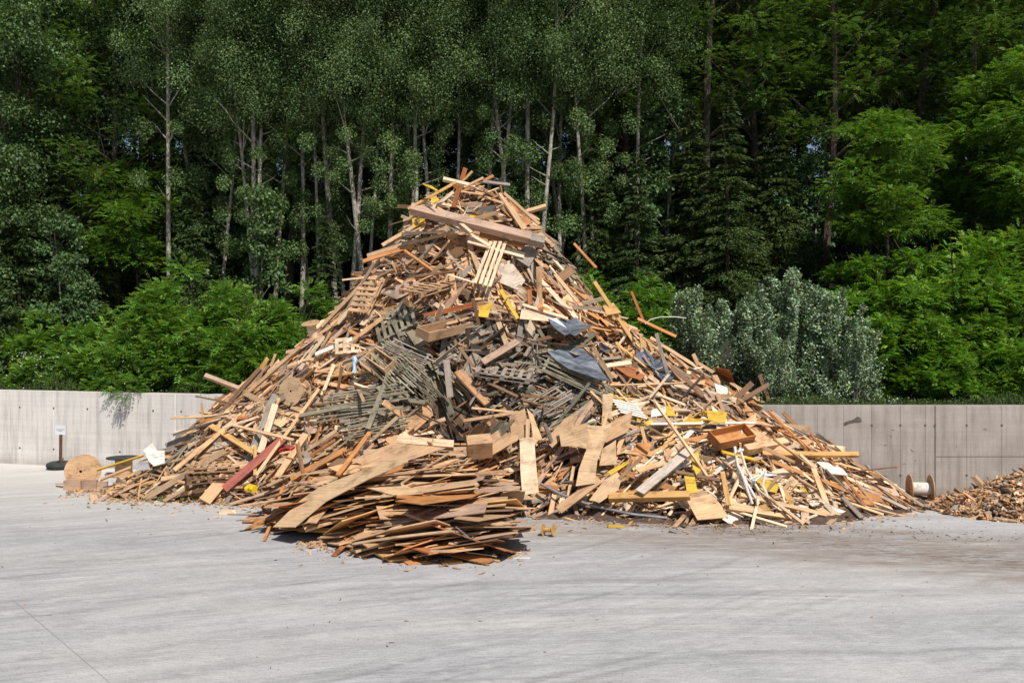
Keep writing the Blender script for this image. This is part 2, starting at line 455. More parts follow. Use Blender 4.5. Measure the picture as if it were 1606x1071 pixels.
def wall(name, A, B, joints, mat, label, H=2.5, T=.32, ties=(), cracks=()):
    """retaining wall from A to B; joints = distances of shallow grooves from A"""
    A = Vector((*A, 0)); B = Vector((*B, 0)); L = (B - A).length; d = (B - A).normalized(); ang = math.atan2(d.y, d.x)
    prof = [(0, 0)]
    for j, w in joints: prof += [(j - w / 2, 0), (j, w * .55), (j + w / 2, 0)]
    prof += [(L, 0), (L, T), (0, T)]
    n = len(prof); vs = [(x, y, -.3) for x, y in prof] + [(x, y, H) for x, y in prof]
    fs = [(i, (i + 1) % n, (i + 1) % n + n, i + n) for i in range(n)] + [tuple(range(n, 2 * n))]
    root = empty(name, A, label, 'wall', rot=(0, 0, ang))
    me = bpy.data.meshes.new('wall_body'); me.from_pydata(vs, [], fs); me.materials.append(mat)
    o = bpy.data.objects.new('wall_body', me); COL.objects.link(o); o.parent = root
    disc = bpy.data.meshes.new('tie_hole')
    disc.from_pydata([(.035 * math.cos(a * PI / 5), -.003, .035 * math.sin(a * PI / 5)) for a in range(10)], [], [tuple(range(10))])
    disc.materials.append(M['stain'])
    for x, z in ties:
        t = bpy.data.objects.new('tie_hole', disc); COL.objects.link(t); t.parent = root; t.location = (x, 0, z)
    return root
# left wall: from beyond the frame to the corner hidden behind the heap
def lw(px):  # distance along left wall from its start for an image column
    A = np.array([-48.0, wallY(-48)]); u = (px - CX) / F
    X = (34.1 - .29 * 17.54) * u / (1 + .29 * u)
    return math.hypot(X + 48, wallY(X) - A[1])
jl = [(lw(p), .022) for p in (-75, -22, 31, 84, 137, 188, 240)] + [(lw(275), .06)] + [(lw(p), .022) for p in (325, 375)]
wl = wall('concrete_wall', (-48, wallY(-48)), (6.42, wallY(6.4)), jl, M['wall_l'],
          'pale grey formed concrete wall at the left, bushes behind it', ties=[(lw(p), 1.93) for p in (31, 84, 137, 188, 240, 284)] + [(lw(p), .55) for p in (31, 84, 188)])
def rw(px): return (px - CX) / F * 27.15 - 6.42
jr = [(rw(p), .022) for p in (1240, 1282, 1323, 1367, 1412, 1451)] + [(rw(1466), .07)] + [(rw(p), .022) for p in (1516, 1571, 1630, 1690)]
wr = wall('concrete_wall', (6.42, 27.15), (30, 27.15), jr, M['wall_r'],
          'darker stained concrete wall at the right behind the cable drum',
          ties=[(rw(p), 1.96) for p in (1367, 1412, 1451, 1466, 1516, 1571)] + [(rw(p), .6) for p in (1412, 1516)])
# horizontal formwork line, black smear and scrapes on the right wall
def wall_patch(name, pts, parent=wr):
    me = bpy.data.meshes.new(name)
    me.from_pydata([(rw(x), -.004, CH - (y - HY) / F * 27.15) for x, y in pts], [], [tuple(range(len(pts)))[::-1]])
    me.materials.append(M['stain']); o = bpy.data.objects.new(name, me); COL.objects.link(o); o.parent = parent
wall_patch('smear', [(1323, 663), (1330, 660), (1338, 658), (1345, 653), (1349, 655), (1352, 661), (1347, 663), (1340, 663), (1331, 665), (1324, 668)])
wall_patch('form_line', [(1468, 715.6), (1540, 715.4), (1620, 715.7), (1620, 716.3), (1540, 716.2), (1468, 716.4)])
for (x, y, a, l) in ((1400, 674, -10, 8), (1430, 706, -35, 9), (1405, 733, -80, 7), (1545, 673, -10, 9), (1436, 722, 10, 4), (1397, 684, -50, 5), (1388, 698, -5, 6), (1500, 700, 60, 4), (1418, 727, 30, 4)):
    c, s = math.cos(R(a)), -math.sin(R(a)); w = .8
    wall_patch('scrape', [(x - c * l / 2, y - s * l / 2), (x - s * w, y + c * w), (x + c * l / 2, y + s * l / 2), (x + s * w * .6, y - c * w * .6)])

# ------------------------------------------------------------------ the wood heap
C_ = dict(pine=(.68, .45, .265), pale=(.78, .60, .43), tan=(.52, .335, .20), ply=(.60, .42, .26), orange=(.54, .25, .095), rust=(.40, .15, .06),
          grey=(.32, .275, .235), brown=(.23, .14, .085), green=(.285, .262, .195), dgreen=(.16, .147, .105), white=(.8, .77, .72), yellow=(.70, .45, .06),
          red=(.40, .13, .105), dark=(.07, .05, .04), pink=(.47, .33, .25), honey=(.60, .36, .14))
CNAME = dict(pine='light brown', pale='pale', tan='tan', ply='tan', orange='orange brown', rust='rust red', grey='weathered grey', brown='dark brown',
             green='mossy green', dgreen='dark mossy', white='white painted', yellow='yellow', red='red', dark='blackened', pink='pinkish brown', honey='honey coloured')
PAL = dict(
    pine=dict(pine=5, pale=3.5, tan=3, orange=2, rust=.6, pink=1.5, grey=2, brown=2),
    tan=dict(pine=3, pale=1.5, tan=4, pink=2, grey=2.3, brown=2.5, orange=1.3, rust=.4),
    grey=dict(grey=5, brown=3, tan=2, green=2, pink=2, dark=.7),
    green=dict(green=5, dgreen=3, grey=4, brown=2, tan=1),
    dgrey=dict(grey=4, brown=3.5, dgreen=3.5, green=1.5, dark=3.5, tan=1.2),
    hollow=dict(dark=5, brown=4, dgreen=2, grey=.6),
    orange=dict(orange=4, tan=3, pine=3, honey=2, brown=1.5, rust=.7, pale=1),
    pale=dict(pale=5, pine=5, tan=2, yellow=.9, white=1.0, grey=.8, honey=1),
    sheets=dict(orange=2.6, tan=4, ply=4, brown=2.5, pine=3, pink=1, honey=1, rust=.8),
    bottom=dict(tan=4, pine=2.5, brown=2.5, grey=2, honey=1.2, pink=1))
REG = [  # px, py, image angle, spread, palette, length
    (730, 300, 10, 50, 'pine', 1.2), (820, 340, -35, 30, 'tan', 1.3), (620, 400, 20, 28, 'pine', 1.5), (700, 400, 5, 40, 'tan', 1.1), (880, 400, -35, 35, 'grey', .9),
    (520, 495, 43, 12, 'tan', 2.0), (600, 470, 25, 40, 'pine', 1.0), (700, 480, 15, 45, 'tan', 1.0), (820, 440, -50, 35, 'pine', 1.4), (900, 450, -45, 22, 'pine', 1.6),
    (450, 570, 35, 25, 'pine', 1.4), (400, 610, 38, 18, 'tan', 1.8), (340, 655, 28, 22, 'pine', 1.4), (270, 700, 25, 25, 'grey', 1.1), (230, 745, 15, 30, 'bottom', .8),
    (450, 660, 0, 38, 'pine', 1.3), (400, 710, 10, 40, 'pine', 1.2), (320, 740, 5, 22, 'bottom', 1.2), (560, 560, 15, 40, 'pine', 1.0), (560, 650, 8, 20, 'pine', 1.3),
    (620, 560, -35, 30, 'green', 1.2), (680, 620, -45, 20, 'green', 1.3), (760, 560, 10, 45, 'dgrey', .75), (700, 520, 10, 40, 'grey', 1.0), (820, 590, 15, 40, 'dgrey', .75), (860, 560, 0, 30, 'green', 1.1),
    (800, 640, 25, 35, 'dgrey', .8), (900, 630, 35, 35, 'green', 1.1), (740, 650, -55, 30, 'dgrey', .9), (960, 500, -45, 18, 'orange', 1.6), (1020, 550, -38, 25, 'orange', 1.5), (960, 580, -20, 45, 'tan', .9),
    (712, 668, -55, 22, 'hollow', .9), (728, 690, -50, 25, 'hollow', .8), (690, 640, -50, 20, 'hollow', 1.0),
    (1100, 600, -33, 20, 'tan', 1.6), (1000, 640, -15, 40, 'pale', 1.0), (1080, 660, 10, 50, 'pale', .9), (1180, 660, -28, 30, 'tan', 1.3), (1250, 690, -30, 15, 'tan', 1.7), (1150, 730, 20, 45, 'pale', 1.0),
    (1050, 760, 10, 40, 'pale', 1.1), (950, 740, 30, 40, 'tan', 1.0), (850, 740, 45, 35, 'tan', 1.2), (1240, 750, -8, 40, 'pale', 1.0), (1320, 730, -28, 14, 'pine', 1.8), (1380, 770, -20, 25, 'pine', 1.0),
    (760, 700, 25, 30, 'tan', 1.1), (650, 690, 15, 30, 'pine', 1.3), (600, 720, 18, 16, 'sheets', 1.5), (500, 730, 25, 22, 'sheets', 1.4), (700, 760, 8, 14, 'sheets', 1.6), (700, 850, 2, 10, 'sheets', 1.3)]
def region(px, py):
    best = None; bd = 1e9
    for r in REG:
        d = (px - r[0]) ** 2 + (1.3 * (py - r[1])) ** 2 + random.uniform(0, 2600)
        if d < bd: bd = d; best = r
    return best
def pick(pal):
    ks = list(PAL[pal]); return random.choices(ks, [PAL[pal][k] for k in ks])[0]

def surf_frame(p, n, ang, tilt, roll):
    """board axes on the surface: x along board; ang measured as the photo shows it"""
    view = Vector((p.x, p.y, p.z - CH)).normalized()
    right = Vector((view.y, -view.x, 0)).normalized(); up = right.cross(view)
    d = right * math.cos(ang) + up * math.sin(ang)
    # slide the direction along the line of sight into the surface plane
    k = view.dot(n)
    d = d - view * (d.dot(n) / (k if abs(k) > .35 else math.copysign(.35, k)))
    d = (d.normalized() + n * math.tan(tilt)).normalized()
    y = n.cross(d).normalized(); z = d.cross(y)
    Mx = Matrix((d, y, z)).transposed().to_4x4()
    Mx = Mx @ Matrix.Rotation(roll, 4, 'X')
    Mx.translation = p
    return Mx

def rand_spot():
    while True:
        if random.random() < .035:
            X = random.uniform(-6.2, -.25); Y = random.uniform(19.6, 26)
            if lobe(X, Y) < .05: continue
        else:
            X = random.uniform(-11.5, 10.5); Y = random.uniform(toeY(X) - .15, ridgeY(X) + 1.2)
        z = heap(X, Y)
        if z < .02: continue
        n = hnormal(X, Y)
        if random.random() > .38 / max(.38, n.z) and False: continue
        if random.random() < min(1, .42 / max(.1, n.z)): return Vector((X, Y, z)), n

def hollow(X, Y): return math.exp(-((X + 1.5) / .75) ** 2 - ((Y - 26.25) / .65) ** 2) + .8 * math.exp(-((X + 2.3) / .5) ** 2 - ((Y - 26.8) / .45) ** 2)
def rand_board(mb, layer, small=False, big=False, world=True):
    p, n = rand_spot()
    while (big or layer > -.1) and random.random() < hollow(p.x, p.y) * 1.5: p, n = rand_spot()
    px, py = proj(p); r = region(px, py)
    if n.y > -.35: n = Vector((n.x, -.35, n.z)).normalized()
    L = r[5] * random.lognormvariate(0, .38) * (1.1 if not small else .38)
    if big: L = min(3.2, L * 1.35 + .3)
    L = max(.18, min(3.4, L))
    W = random.choice((.04, .05, .05, .07, .08, .1, .1, .12, .15)) * (.8 if small else 1); T = random.choice((.018, .022, .025, .04, .05))
    if random.random() < .10: W = random.uniform(.18, .4); L = min(L, 1.3)
    if big: W *= 1.15
    edge = p.y > ridgeY(p.x) - .7 or p.x > 9
    if edge: L *= .75
    if W < T: W = T
    cn = pick(r[4]); c = jit(C_[cn], .26)
    inl = lobe(p.x, p.y) > heap(p.x, p.y) - .05 and p.y < 25
    if edge: n = n.copy()
    if inl: n = (Vector((0, .12, 1)) + n * .15).normalized(); W *= 1.5; T = .02
    ang = R(random.gauss(r[2], r[3] * (.5 if edge else 1))); tilt = random.gauss(0, .22 if not inl else .06); roll = random.gauss(0, .5) if not inl else random.gauss(0, .12)
    if not inl and random.random() < .1: tilt = random.gauss(0, .5)
    if edge or p.x < -7.5: tilt *= .35
    Mx = surf_frame(p + n * layer, n, ang, tilt, roll)
    zmin = min((Mx @ Vector((s * L / 2, q * W / 2, 0))).z for s in (-1, 1) for q in (-1, 1))
    if zmin < .02: Mx.translation.z += .02 - zmin
    args = dict(bend=random.gauss(0, .025), broken=random.choice((0, .1, .6, 1.2, 1.8)) if random.random() < .6 else 0, twist=random.gauss(0, .12))
    return p, px, py, L, W, T, cn, c, Mx, args, ang

# core of fines that the boards lie on
xs = np.linspace(-12.2, 11.6, 150); ys = np.linspace(19.3, 37, 120)
def corez(x, y):
    z = heap(x, y)
    if z < .05: return -.35
    return max(-.3, z - .42 - .1 * min(1, z) + .10 * mn.noise(Vector((x * 3, y * 3, 0))))
o = grid_mesh('wood_fines', xs, ys, corez, M['mulch'], 'stuff')
tag(o, 'dark brown wood dust and splinters packed between the boards of the heap', 'wood debris')

mb = MB()
for i in range(5300):
    p, px, py, L, W, T, cn, c, Mx, a, ang = rand_board(mb, random.uniform(-.36, .13))
    board(mb, L, W, T, c, Mx, seg=2, **a)
for i in range(6500):
    p, px, py, L, W, T, cn, c, Mx, a, ang = rand_board(mb, random.uniform(-.15, .16), small=True)
    board(mb, L, W * random.uniform(.3, .8), T * random.uniform(.4, .9), c, Mx, seg=1, **a)
o = mb.obj('lumber_scraps', M['wood'])
tag(o, 'tangle of countless short broken boards and offcuts filling the big wood heap', 'wood scraps', kind='stuff')

def zone(px, py):
    if py < 345: return 'at the peak of the heap'
    if py < 440: return 'just below the peak, on the left' if px < 740 else 'just below the peak, on the right'
    if py < 540: return 'high on the left flank of the heap' if px < 620 else ('in the upper middle of the heap' if px < 880 else 'high on the right flank of the heap')
    if py < 650: return ('on the left flank above the wall' if px < 520 else ('left of the dark hollow in the heap' if px < 690 else
                 ('in the grey middle of the heap' if px < 930 else ('around the black sheets on the right' if px < 1080 else 'low on the right flank of the heap'))))
    if px < 330: return 'at the far left foot of the heap'
    if px < 560: return 'on the lower left of the heap'
    if py > 720 and px < 850: return 'in the low front spill'
    if px < 780: return 'below the dark hollow in the heap'
    if px < 960: return 'by the big torn plywood pieces'
    if px < 1180: return 'at the foot among yellow boards'
    return 'at the far right foot of the heap'
def angword(a):
    d = math.degrees(a) % 180
    return 'lying level' if d < 14 or d > 166 else ('rising right' if d < 62 else ('standing steeply' if d < 118 else 'sloping down right'))

for i in range(215):
    p, px, py, L, W, T, cn, c, Mx, a, ang = rand_board(None, random.uniform(.06, .2), big=True)
    mb = MB(); board(mb, L, W, T, c, None, seg=4, **a)
    o = mb.obj('plank', M['wood']); o.matrix_world = Mx
    if len((CNAME[cn] + ' ' + angword(ang) + ' ' + zone(px, py)).split()) > 13: W = .1
    sz = 'long' if L > 1.9 else ('short' if L < 1.15 else 'medium'); wd = 'broad' if W > .17 else ('narrow' if W < .085 else '')
    tag(o, ' '.join((sz + ' ' + wd + ' ' + CNAME[cn]).split()) + ' board ' + angword(ang) + ' ' + zone(px, py), 'plank', 'loose boards on the wood heap')

# sheets in the front spill
NSH = 125
for i in range(NSH):
    u = (i + random.random()) / NSH
    Y = 19.75 + 5.0 * random.random(); 
    cxm = interp(Y, [(19.6, -1.2), (20.8, -1.4), (22.3, -2.3), (24, -2.7), (26, -3.0)]); hw = interp(Y, [(19.3, 0.9), (19.7, 1.45), (20.5, 1.75), (21.3, 1.95), (22.3, 2.8), (24.5, 3.1)])
    X = cxm + random.uniform(-.85, .55) * hw
    z = lobe(X, Y); lay = random.random() ** .6
    L = random.uniform(1.1, 2.8); W = random.uniform(.4, 1.2); T = random.choice((.018, .025, .03, .045)); cn = pick('sheets')
    if Y < 21.5: L *= .75
    mxo = max(.1, hw * 1.08 - L * .45); X = max(cxm - mxo, min(cxm + mxo * .85, X)); z = lobe(X, Y)
    yaw = R(random.gauss(4, 20)); lf = max(0, min(1, (cxm + .6 - X) / 2.0)); ry = R(random.gauss(-2 - 9 * lf, 5)); rx = R(random.gauss(-8, 10))
    zz = max(.06, z * lay + .05)
    Mx = Matrix.Translation((X, Y, zz)) @ Matrix.Rotation(yaw, 4, 'Z') @ Matrix.Rotation(ry, 4, 'Y') @ Matrix.Rotation(rx, 4, 'X')
    zmin = min((Mx @ Vector((s * L / 2, q * W / 2, -T / 2))).z for s in (-1, 1) for q in (-1, 1))
    if zmin < .006: Mx.translation.z += .006 - zmin
    mb = MB(); k = 4; skew = random.uniform(-.25, .25) * W
    pts = [Vector((-L / 2, -W / 2, T / 2)), Vector((L * random.uniform(-.1, .2), -W / 2 * random.uniform(.9, 1.1), T / 2)), Vector((L / 2 + skew, -W / 2 * random.uniform(.3, 1), T / 2)), Vector((L / 2, W / 2, T / 2)), Vector((-L / 2 - skew, W / 2, T / 2))]
    poly_slab(mb, pts, T, jit(C_[cn], .14), Vector((0, 0, 1)), Vector((1, 0, 0)))
    o = mb.obj('plywood_sheet', M['wood']); o.matrix_world = Mx
    px, py = proj(Mx.translation)
    where = ('near the bottom edge' if Y < 20.8 else ('at middle depth' if Y < 22.8 else 'at the back')) + (' left side' if X < cxm - .5 else (' right side' if X > cxm + .5 else ' centre'))
    tag(o, ('large ' if L * W > 1.1 else 'small ' if L * W < .5 else '') + CNAME[cn] + ' flat sheet stacked in the front spill, ' + where, 'sheet', 'flat sheets in the front spill')

# ---- hand-placed pieces
def hero_board(x1, y1, x2, y2, wpx, cn, label, T=None, lift=.3, name='plank', cat='plank', roll=None, facing=None, bend=0, broken=.15, group='loose boards on the wood heap', d1=0, d2=0, Y1=None, Y2=None):
    a = hit(x1, y1); b_ = hit(x2, y2)
    if Y1: a = at(x1, y1, Y1)
    if Y2: b_ = at(x2, y2, Y2)
    if a is None and b_ is None: a = at(x1, y1, 29); b_ = at(x2, y2, 29)
    if a is None: a = at(x1, y1, min(b_.y, ridgeY(b_.x)) + d1); 
    if b_ is None: b_ = at(x2, y2, min(a.y, ridgeY(a.x)) + d2)
    # pull both ends towards the viewer side of the surface so that the piece rests on the others
    ra = (a - CAM).normalized(); rb = (b_ - CAM).normalized()
    a = a - ra * lift; b_ = b_ - rb * lift
    mid = (a + b_) / 2; L = (b_ - a).length
    # never sink far into the heap between its ends
    push = 0
    for k in (.25, .5, .75):
        q = a.lerp(b_, k)
        hq = hit(*proj(q)); 
        if hq is not None: push = max(push, q.y - hq.y + .12)
    if push > 0:
        a = a - ra * push; b_ = b_ - rb * push; mid = (a + b_) / 2; L = (b_ - a).length
    W = wpx * mid.y / F
    d = (b_ - a).normalized(); v = (mid - CAM).normalized()
    z = facing.normalized() if facing else (-v * .75 + Vector((0, 0, .65))).normalized()
    z = (z - d * z.dot(d)).normalized(); y = z.cross(d)
    Mx = Matrix((d, y, z)).transposed().to_4x4()
    if roll: Mx = Mx @ Matrix.Rotation(R(roll), 4, 'X')
    Mx.translation = mid
    zmin = min((Mx @ Vector((s * L / 2, q * W / 2, 0))).z for s in (-1, 1) for q in (-1, 1))
    if zmin < .02: Mx.translation.z += .02 - zmin
    mb = MB(); board(mb, L, W, T or min(W * .5, .045), jit(C_[cn], .05) if isinstance(cn, str) else cn, None, bend=bend, broken=broken, seg=5)
    o = mb.obj(name, M['wood']); o.matrix_world = Mx
    return tag(o, label, cat, group)

def hero_sheet(pts, cn, label, T=.02, lift=.3, n=None, name='plywood_sheet', cat='sheet', mat=None, group=None, grain=None, crease=0, Yc=None):
    cx = sum(p[0] for p in pts) / len(pts); cy = sum(p[1] for p in pts) / len(pts)
    c = at(cx, cy, Yc) if Yc else hit(cx, cy)
    if c is None: c = at(cx, cy, 28.5)
    if n is None: n = (hnormal(c.x, c.y) + Vector((0, -.5, .2))).normalized()
    else: n = Vector(n).normalized()
    c = c - (c - CAM).normalized() * lift
    P = []
    for x, y in pts:
        r = ray(x, y); t = (c - CAM).dot(n) / r.dot(n); t = max(c.y - 1.6, min(c.y + 1.6, t)); P.append(CAM + r * t)
    mz = min(p.z for p in P)
    if mz < .03: P = [p + Vector((0, 0, .03 - mz)) for p in P]
    o_ = sum(P, Vector()) / len(P); Q = [p - o_ for p in P]
    mb = MB(); poly_slab(mb, Q, T, jit(C_[cn], .04) if isinstance(cn, str) else cn, n, grain, crease)
    o = mb.obj(name, mat or M['wood']); o.location = o_
    return tag(o, label, cat, group)

HB = hero_board
# peak
HB(644, 327, 832, 374, 14, 'pink', 'thick squared weathered beam slanting across the heap just under the peak', T=.25, name='beam', cat='beam', group=None, lift=1.0, broken=0)
HB(827, 374, 853, 380, 15, 'grey', 'short grey beam end butting the right end of the thick beam near the peak', T=.24, name='beam', cat='beam', group=None, lift=1.0, broken=.1)
HB(711, 325, 730, 264, 7, 'rust', 'red brown stick standing highest at the very top of the heap', lift=.35, d1=0)
HB(640, 328, 716, 286, 5, 'honey', 'long honey coloured batten rising to the peak from the thick beam left end', lift=.4)
HB(676, 329, 711, 302, 6, 'pale', 'pale board leaning on the thick beam under the topmost stick', lift=.95)
HB(718, 292, 741, 269, 4, 'honey', 'small honey coloured stick behind the topmost red brown stick', lift=.1)
HB(724, 302, 774, 276, 5, 'orange', 'orange brown batten sticking out to the upper right of the peak', lift=.35)
HB(728, 294, 758, 279, 4, 'pine', 'short light batten just above the orange batten at the peak', lift=.3)
HB(695, 281, 745, 293, 6, 'pale', 'short pale beam with a sawn end pointing left at the peak', T=.1, lift=.25)
HB(748, 284, 800, 290, 5, 'grey', 'grey batten pointing right at the peak', lift=.25)
HB(783, 303, 822, 362, 5, 'pine', 'light batten sloping down the right side below the peak', lift=.35)
HB(790, 303, 846, 352, 5, 'tan', 'tan batten running down beside the right crest', lift=.35)
HB(800, 325, 824, 360, 8, 'ply', 'short broad tan slab above the thick beam right end', lift=.45)
HB(824, 333, 857, 323, 6, 'pine', 'light round-looking timber sticking out right of the peak', T=.1, lift=.2)
HB(752, 368, 821, 386, 8, 'orange', 'orange brown board lying directly under the thick beam', lift=.6)
HB(734, 377, 822, 401, 11, 'pale', 'broad pale board under the orange one beneath the thick beam', lift=.5)
HB(712, 352, 768, 386, 5, 'pale', 'thin pale slat crossing the lower edge of the thick beam', lift=.95)
HB(722, 350, 740, 365, 5, 'pale', 'short pale slat lying on the middle of the thick beam', lift=1.05)
HB(630, 367, 700, 363, 4, 'pale', 'thin level pale batten left below the thick beam', lift=.35)
HB(640, 383, 712, 364, 5, 'pine', 'light batten rising to the right below the thick beam', lift=.4)
HB(570, 410, 650, 385, 7, 'orange', 'orange brown board sticking out left high on the heap', lift=.3)
HB(576, 402, 650, 378, 8, 'tan', 'broad brown board jutting out on the upper left edge', lift=.25)
HB(600, 385, 650, 355, 7, 'pine', 'light board on the left edge below the yellow panel', lift=.25)
for k, (x, dx) in enumerate(((770, -25), (777, -24), (785, -24), (793, -25))):
    HB(x, 379, x + dx, 444 + k * 2, 5, 'pale', ['leftmost', 'second', 'third', 'rightmost'][k] + ' of four pale parallel slats hanging below the thick beam', lift=.75, group='four parallel pale slats')
hero_sheet([(806, 403), (824, 384), (844, 393), (830, 419)], 'grey', 'square weathered board panel right of the four pale slats', lift=.5, T=.05)
hero_sheet([(776, 416), (800, 408), (824, 440), (812, 455), (779, 441)], (.60, .52, .44), 'whitish grey flat sheet below the four pale slats', lift=.35)
hero_sheet([(662, 288), (667, 291), (691, 302), (686, 298), (676, 291)], 'yellow', 'yellow panel edge poking out left of the peak', lift=.2, T=.04)
hero_sheet([(675, 310), (684, 307), (689, 314), (678, 320)], 'yellow', 'small yellow panel above the left end of the thick beam', lift=.4, T=.03)
hero_sheet([(646, 343), (668, 337), (664, 350), (648, 358)], 'yellow', 'shaded yellow panel under the left end of the thick beam', lift=.3, T=.03)
hero_sheet([(735, 336), (772, 335), (760, 343), (738, 344)], 'yellow', 'narrow yellow panel above the middle of the thick beam', lift=.35, T=.03)
# left edge
HB(505, 512, 590, 423, 6, 'tan', 'long brown pole lying along the steep left edge of the heap', lift=.25, T=.08)
HB(520, 510, 610, 436, 6, 'pine', 'light pole beside the long brown one on the left edge', lift=.3, T=.07)
HB(530, 508, 572, 462, 5, 'pale', 'pale batten at the left edge near the tipped cable drum', lift=.35)
HB(321, 589, 384, 613, 7, 'pink', 'pale square timber jutting out left above the concrete wall', T=.1, lift=.15, broken=0)
HB(395, 600, 420, 562, 7, 'honey', 'pointed honey coloured splinter board standing on the left flank', lift=.2)
HB(425, 575, 432, 555, 4, 'pine', 'short upright stick on the left flank', lift=.15)
HB(345, 650, 408, 578, 7, 'brown', 'dark brown pole running down the left flank', lift=.3, T=.09)
HB(352, 648, 470, 545, 6, 'tan', 'longest tan pole running down the left flank', lift=.25, T=.08)
HB(316, 632, 320, 670, 4, 'tan', 'short upright broken stick on the far left slope', lift=.2)
HB(408, 710, 432, 634, 10, 'pale', 'pale board standing steeply on the lower left, below the cable drum', lift=.5)
HB(330, 667, 402, 712, 9, 'honey', 'honey coloured board sloping down right on the lower left', lift=.5)
HB(367, 667, 460, 690, 5, 'pine', 'thin light batten over the honey coloured board on the lower left', lift=.55)
HB(352, 767, 442, 690, 14, 'red', 'broad faded red board rising on the lower left', lift=.55, T=.05)
HB(402, 745, 500, 610, 5, 'pine', 'long light batten crossing the faded red board', lift=.7)
HB(435, 748, 480, 680, 10, 'pine', 'light board right of the faded red board', lift=.5)
HB(400, 700, 400, 745, 5, 'honey', 'short upright honey coloured board beside the red board', lift=.55)
HB(457, 752, 542, 706, 10, 'orange', 'bright orange brown timber above the left of the front spill', lift=.5, T=.10)
HB(530, 745, 580, 678, 7, 'orange', 'orange brown stick leaning over the front spill', lift=.6)
HB(490, 590, 560, 560, 6, 'pine', 'light board right of the upper drum', lift=.3)
HB(495, 556, 552, 532, 8, 'white', 'white painted board in the upper left part of the heap', lift=.4)
HB(505, 620, 524, 572, 5, 'pale', 'thin pale slat right of the drum lying in the heap', lift=.45)
HB(520, 590, 590, 580, 6, 'honey', 'honey coloured board under the pale blue cloth', lift=.4)
HB(577, 672, 620, 560, 8, 'green', 'mossy board standing over the slatted fence panel', lift=.6)
HB(470, 652, 640, 620, 7, 'green', 'long mossy rail lying level below the drum in the heap', lift=.6)
# middle
HB(700, 565, 706, 622, 10, 'grey', 'grey painted upright board in the middle of the heap', lift=.5, T=.03)
HB(757, 568, 812, 535, 12, 'pink', 'broad pinkish brown board rising right in the weathered middle', lift=.4)
HB(765, 600, 850, 640, 5, 'brown', 'dark batten sloping in the weathered middle', lift=.4)
HB(740, 640, 810, 647, 4, 'pine', 'thin light batten right of the dark hollow', lift=.4)
HB(728, 660, 812, 647, 6, 'tan', 'tan batten below the thin light one right of the hollow', lift=.45)
HB(785, 455, 812, 500, 6, 'yellow', 'long narrow yellow strip in the upper middle of the heap', lift=.35)
hero_sheet([(752, 480), (773, 475), (765, 498), (750, 496)], 'yellow', 'small yellow board left of the narrow yellow strip', lift=.35)
hero_sheet([(818, 484), (870, 492), (875, 505), (815, 500)], 'pale', 'broad pale board above the upper black sheet', lift=.4)
HB(820, 478, 890, 500, 5, 'pale', 'pale batten along the broad pale board above the upper black sheet', lift=.5)
HB(870, 430, 920, 490, 6, 'pine', 'light batten sloping down right on the upper right side', lift=.4)
HB(846, 438, 905, 500, 7, 'pale', 'pale board sloping down right on the upper right side', lift=.4)
HB(830, 455, 832, 478, 7, 'rust', 'short rust red upright block right of the yellow strip', lift=.4)
HB(838, 455, 880, 458, 6, 'rust', 'rust red board lying level on the upper right side', lift=.35)
HB(900, 382, 935, 420, 4, 'orange', 'thin orange stick on the right edge below the peak', lift=.2)
HB(932, 442, 998, 542, 6, 'honey', 'long honey coloured batten running down the right flank past the black sheets', lift=.35)
HB(990, 457, 1009, 503, 4, 'rust', 'thin rust coloured splinter sticking up from the right edge', lift=.1)
hero_sheet([(945, 479), (962, 475), (974, 490), (952, 494)], 'honey', 'bright orange yellow panel corner on the right edge', lift=.3)
hero_sheet([(985, 542), (1000, 535), (995, 560), (984, 558)], 'honey', 'orange yellow panel left of the long black board', lift=.3)
HB(1000, 500, 1060, 528, 5, 'orange', 'orange brown batten along the right edge', lift=.15)
HB(1020, 530, 1100, 580, 6, 'pine', 'light batten along the right edge above the silver bush', lift=.2)
HB(1095, 570, 1210, 640, 6, 'tan', 'long tan board along the lower right edge', lift=.2)
HB(1087, 555, 1102, 588, 6, 'pine', 'light upright board on the right edge', lift=.2)
HB(1191, 588, 1206, 628, 6, 'brown', 'dark brown stick standing on the lower right edge before the silver bush', lift=.1)
hero_sheet([(1120, 575), (1145, 580), (1152, 600), (1130, 596)], 'rust', 'rusty brown sheet on the right edge', lift=.15)
BS = dict(name='black_sheet', cat='sheet', mat=M['black_sheet'], group='black coated sheets on the right side', crease=.07)
hero_sheet([(860, 501), (882, 502), (903, 499), (931, 511), (902, 526), (886, 524), (868, 512)], (1, 1, 1), 'upper black coated sheet, broken in a bow shape', lift=.55, n=(.1, -.5, .85), **BS)
hero_sheet([(857, 552), (885, 545), (912, 543), (934, 566), (957, 596), (925, 592), (892, 577)], (1, 1, 1), 'largest black coated sheet, torn, below the upper one', lift=.55, n=(.15, -.6, .8), **BS)
hero_sheet([(998, 541), (1010, 546), (1040, 570), (1058, 588), (1053, 599), (1043, 598), (1018, 575), (997, 560)], (1, 1, 1), 'rightmost black coated board, long and narrow', lift=.5, n=(-.1, -.65, .75), **BS)
hero_sheet([(934, 529), (945, 540), (962, 551), (958, 556), (944, 551)], (1, 1, 1), 'smallest black coated scrap between the larger ones', lift=.4, **BS)
hero_sheet([(962, 574), (980, 574), (1012, 588), (1005, 596), (985, 590)], 'rust', 'terracotta coloured board below the black sheets', lift=.45)
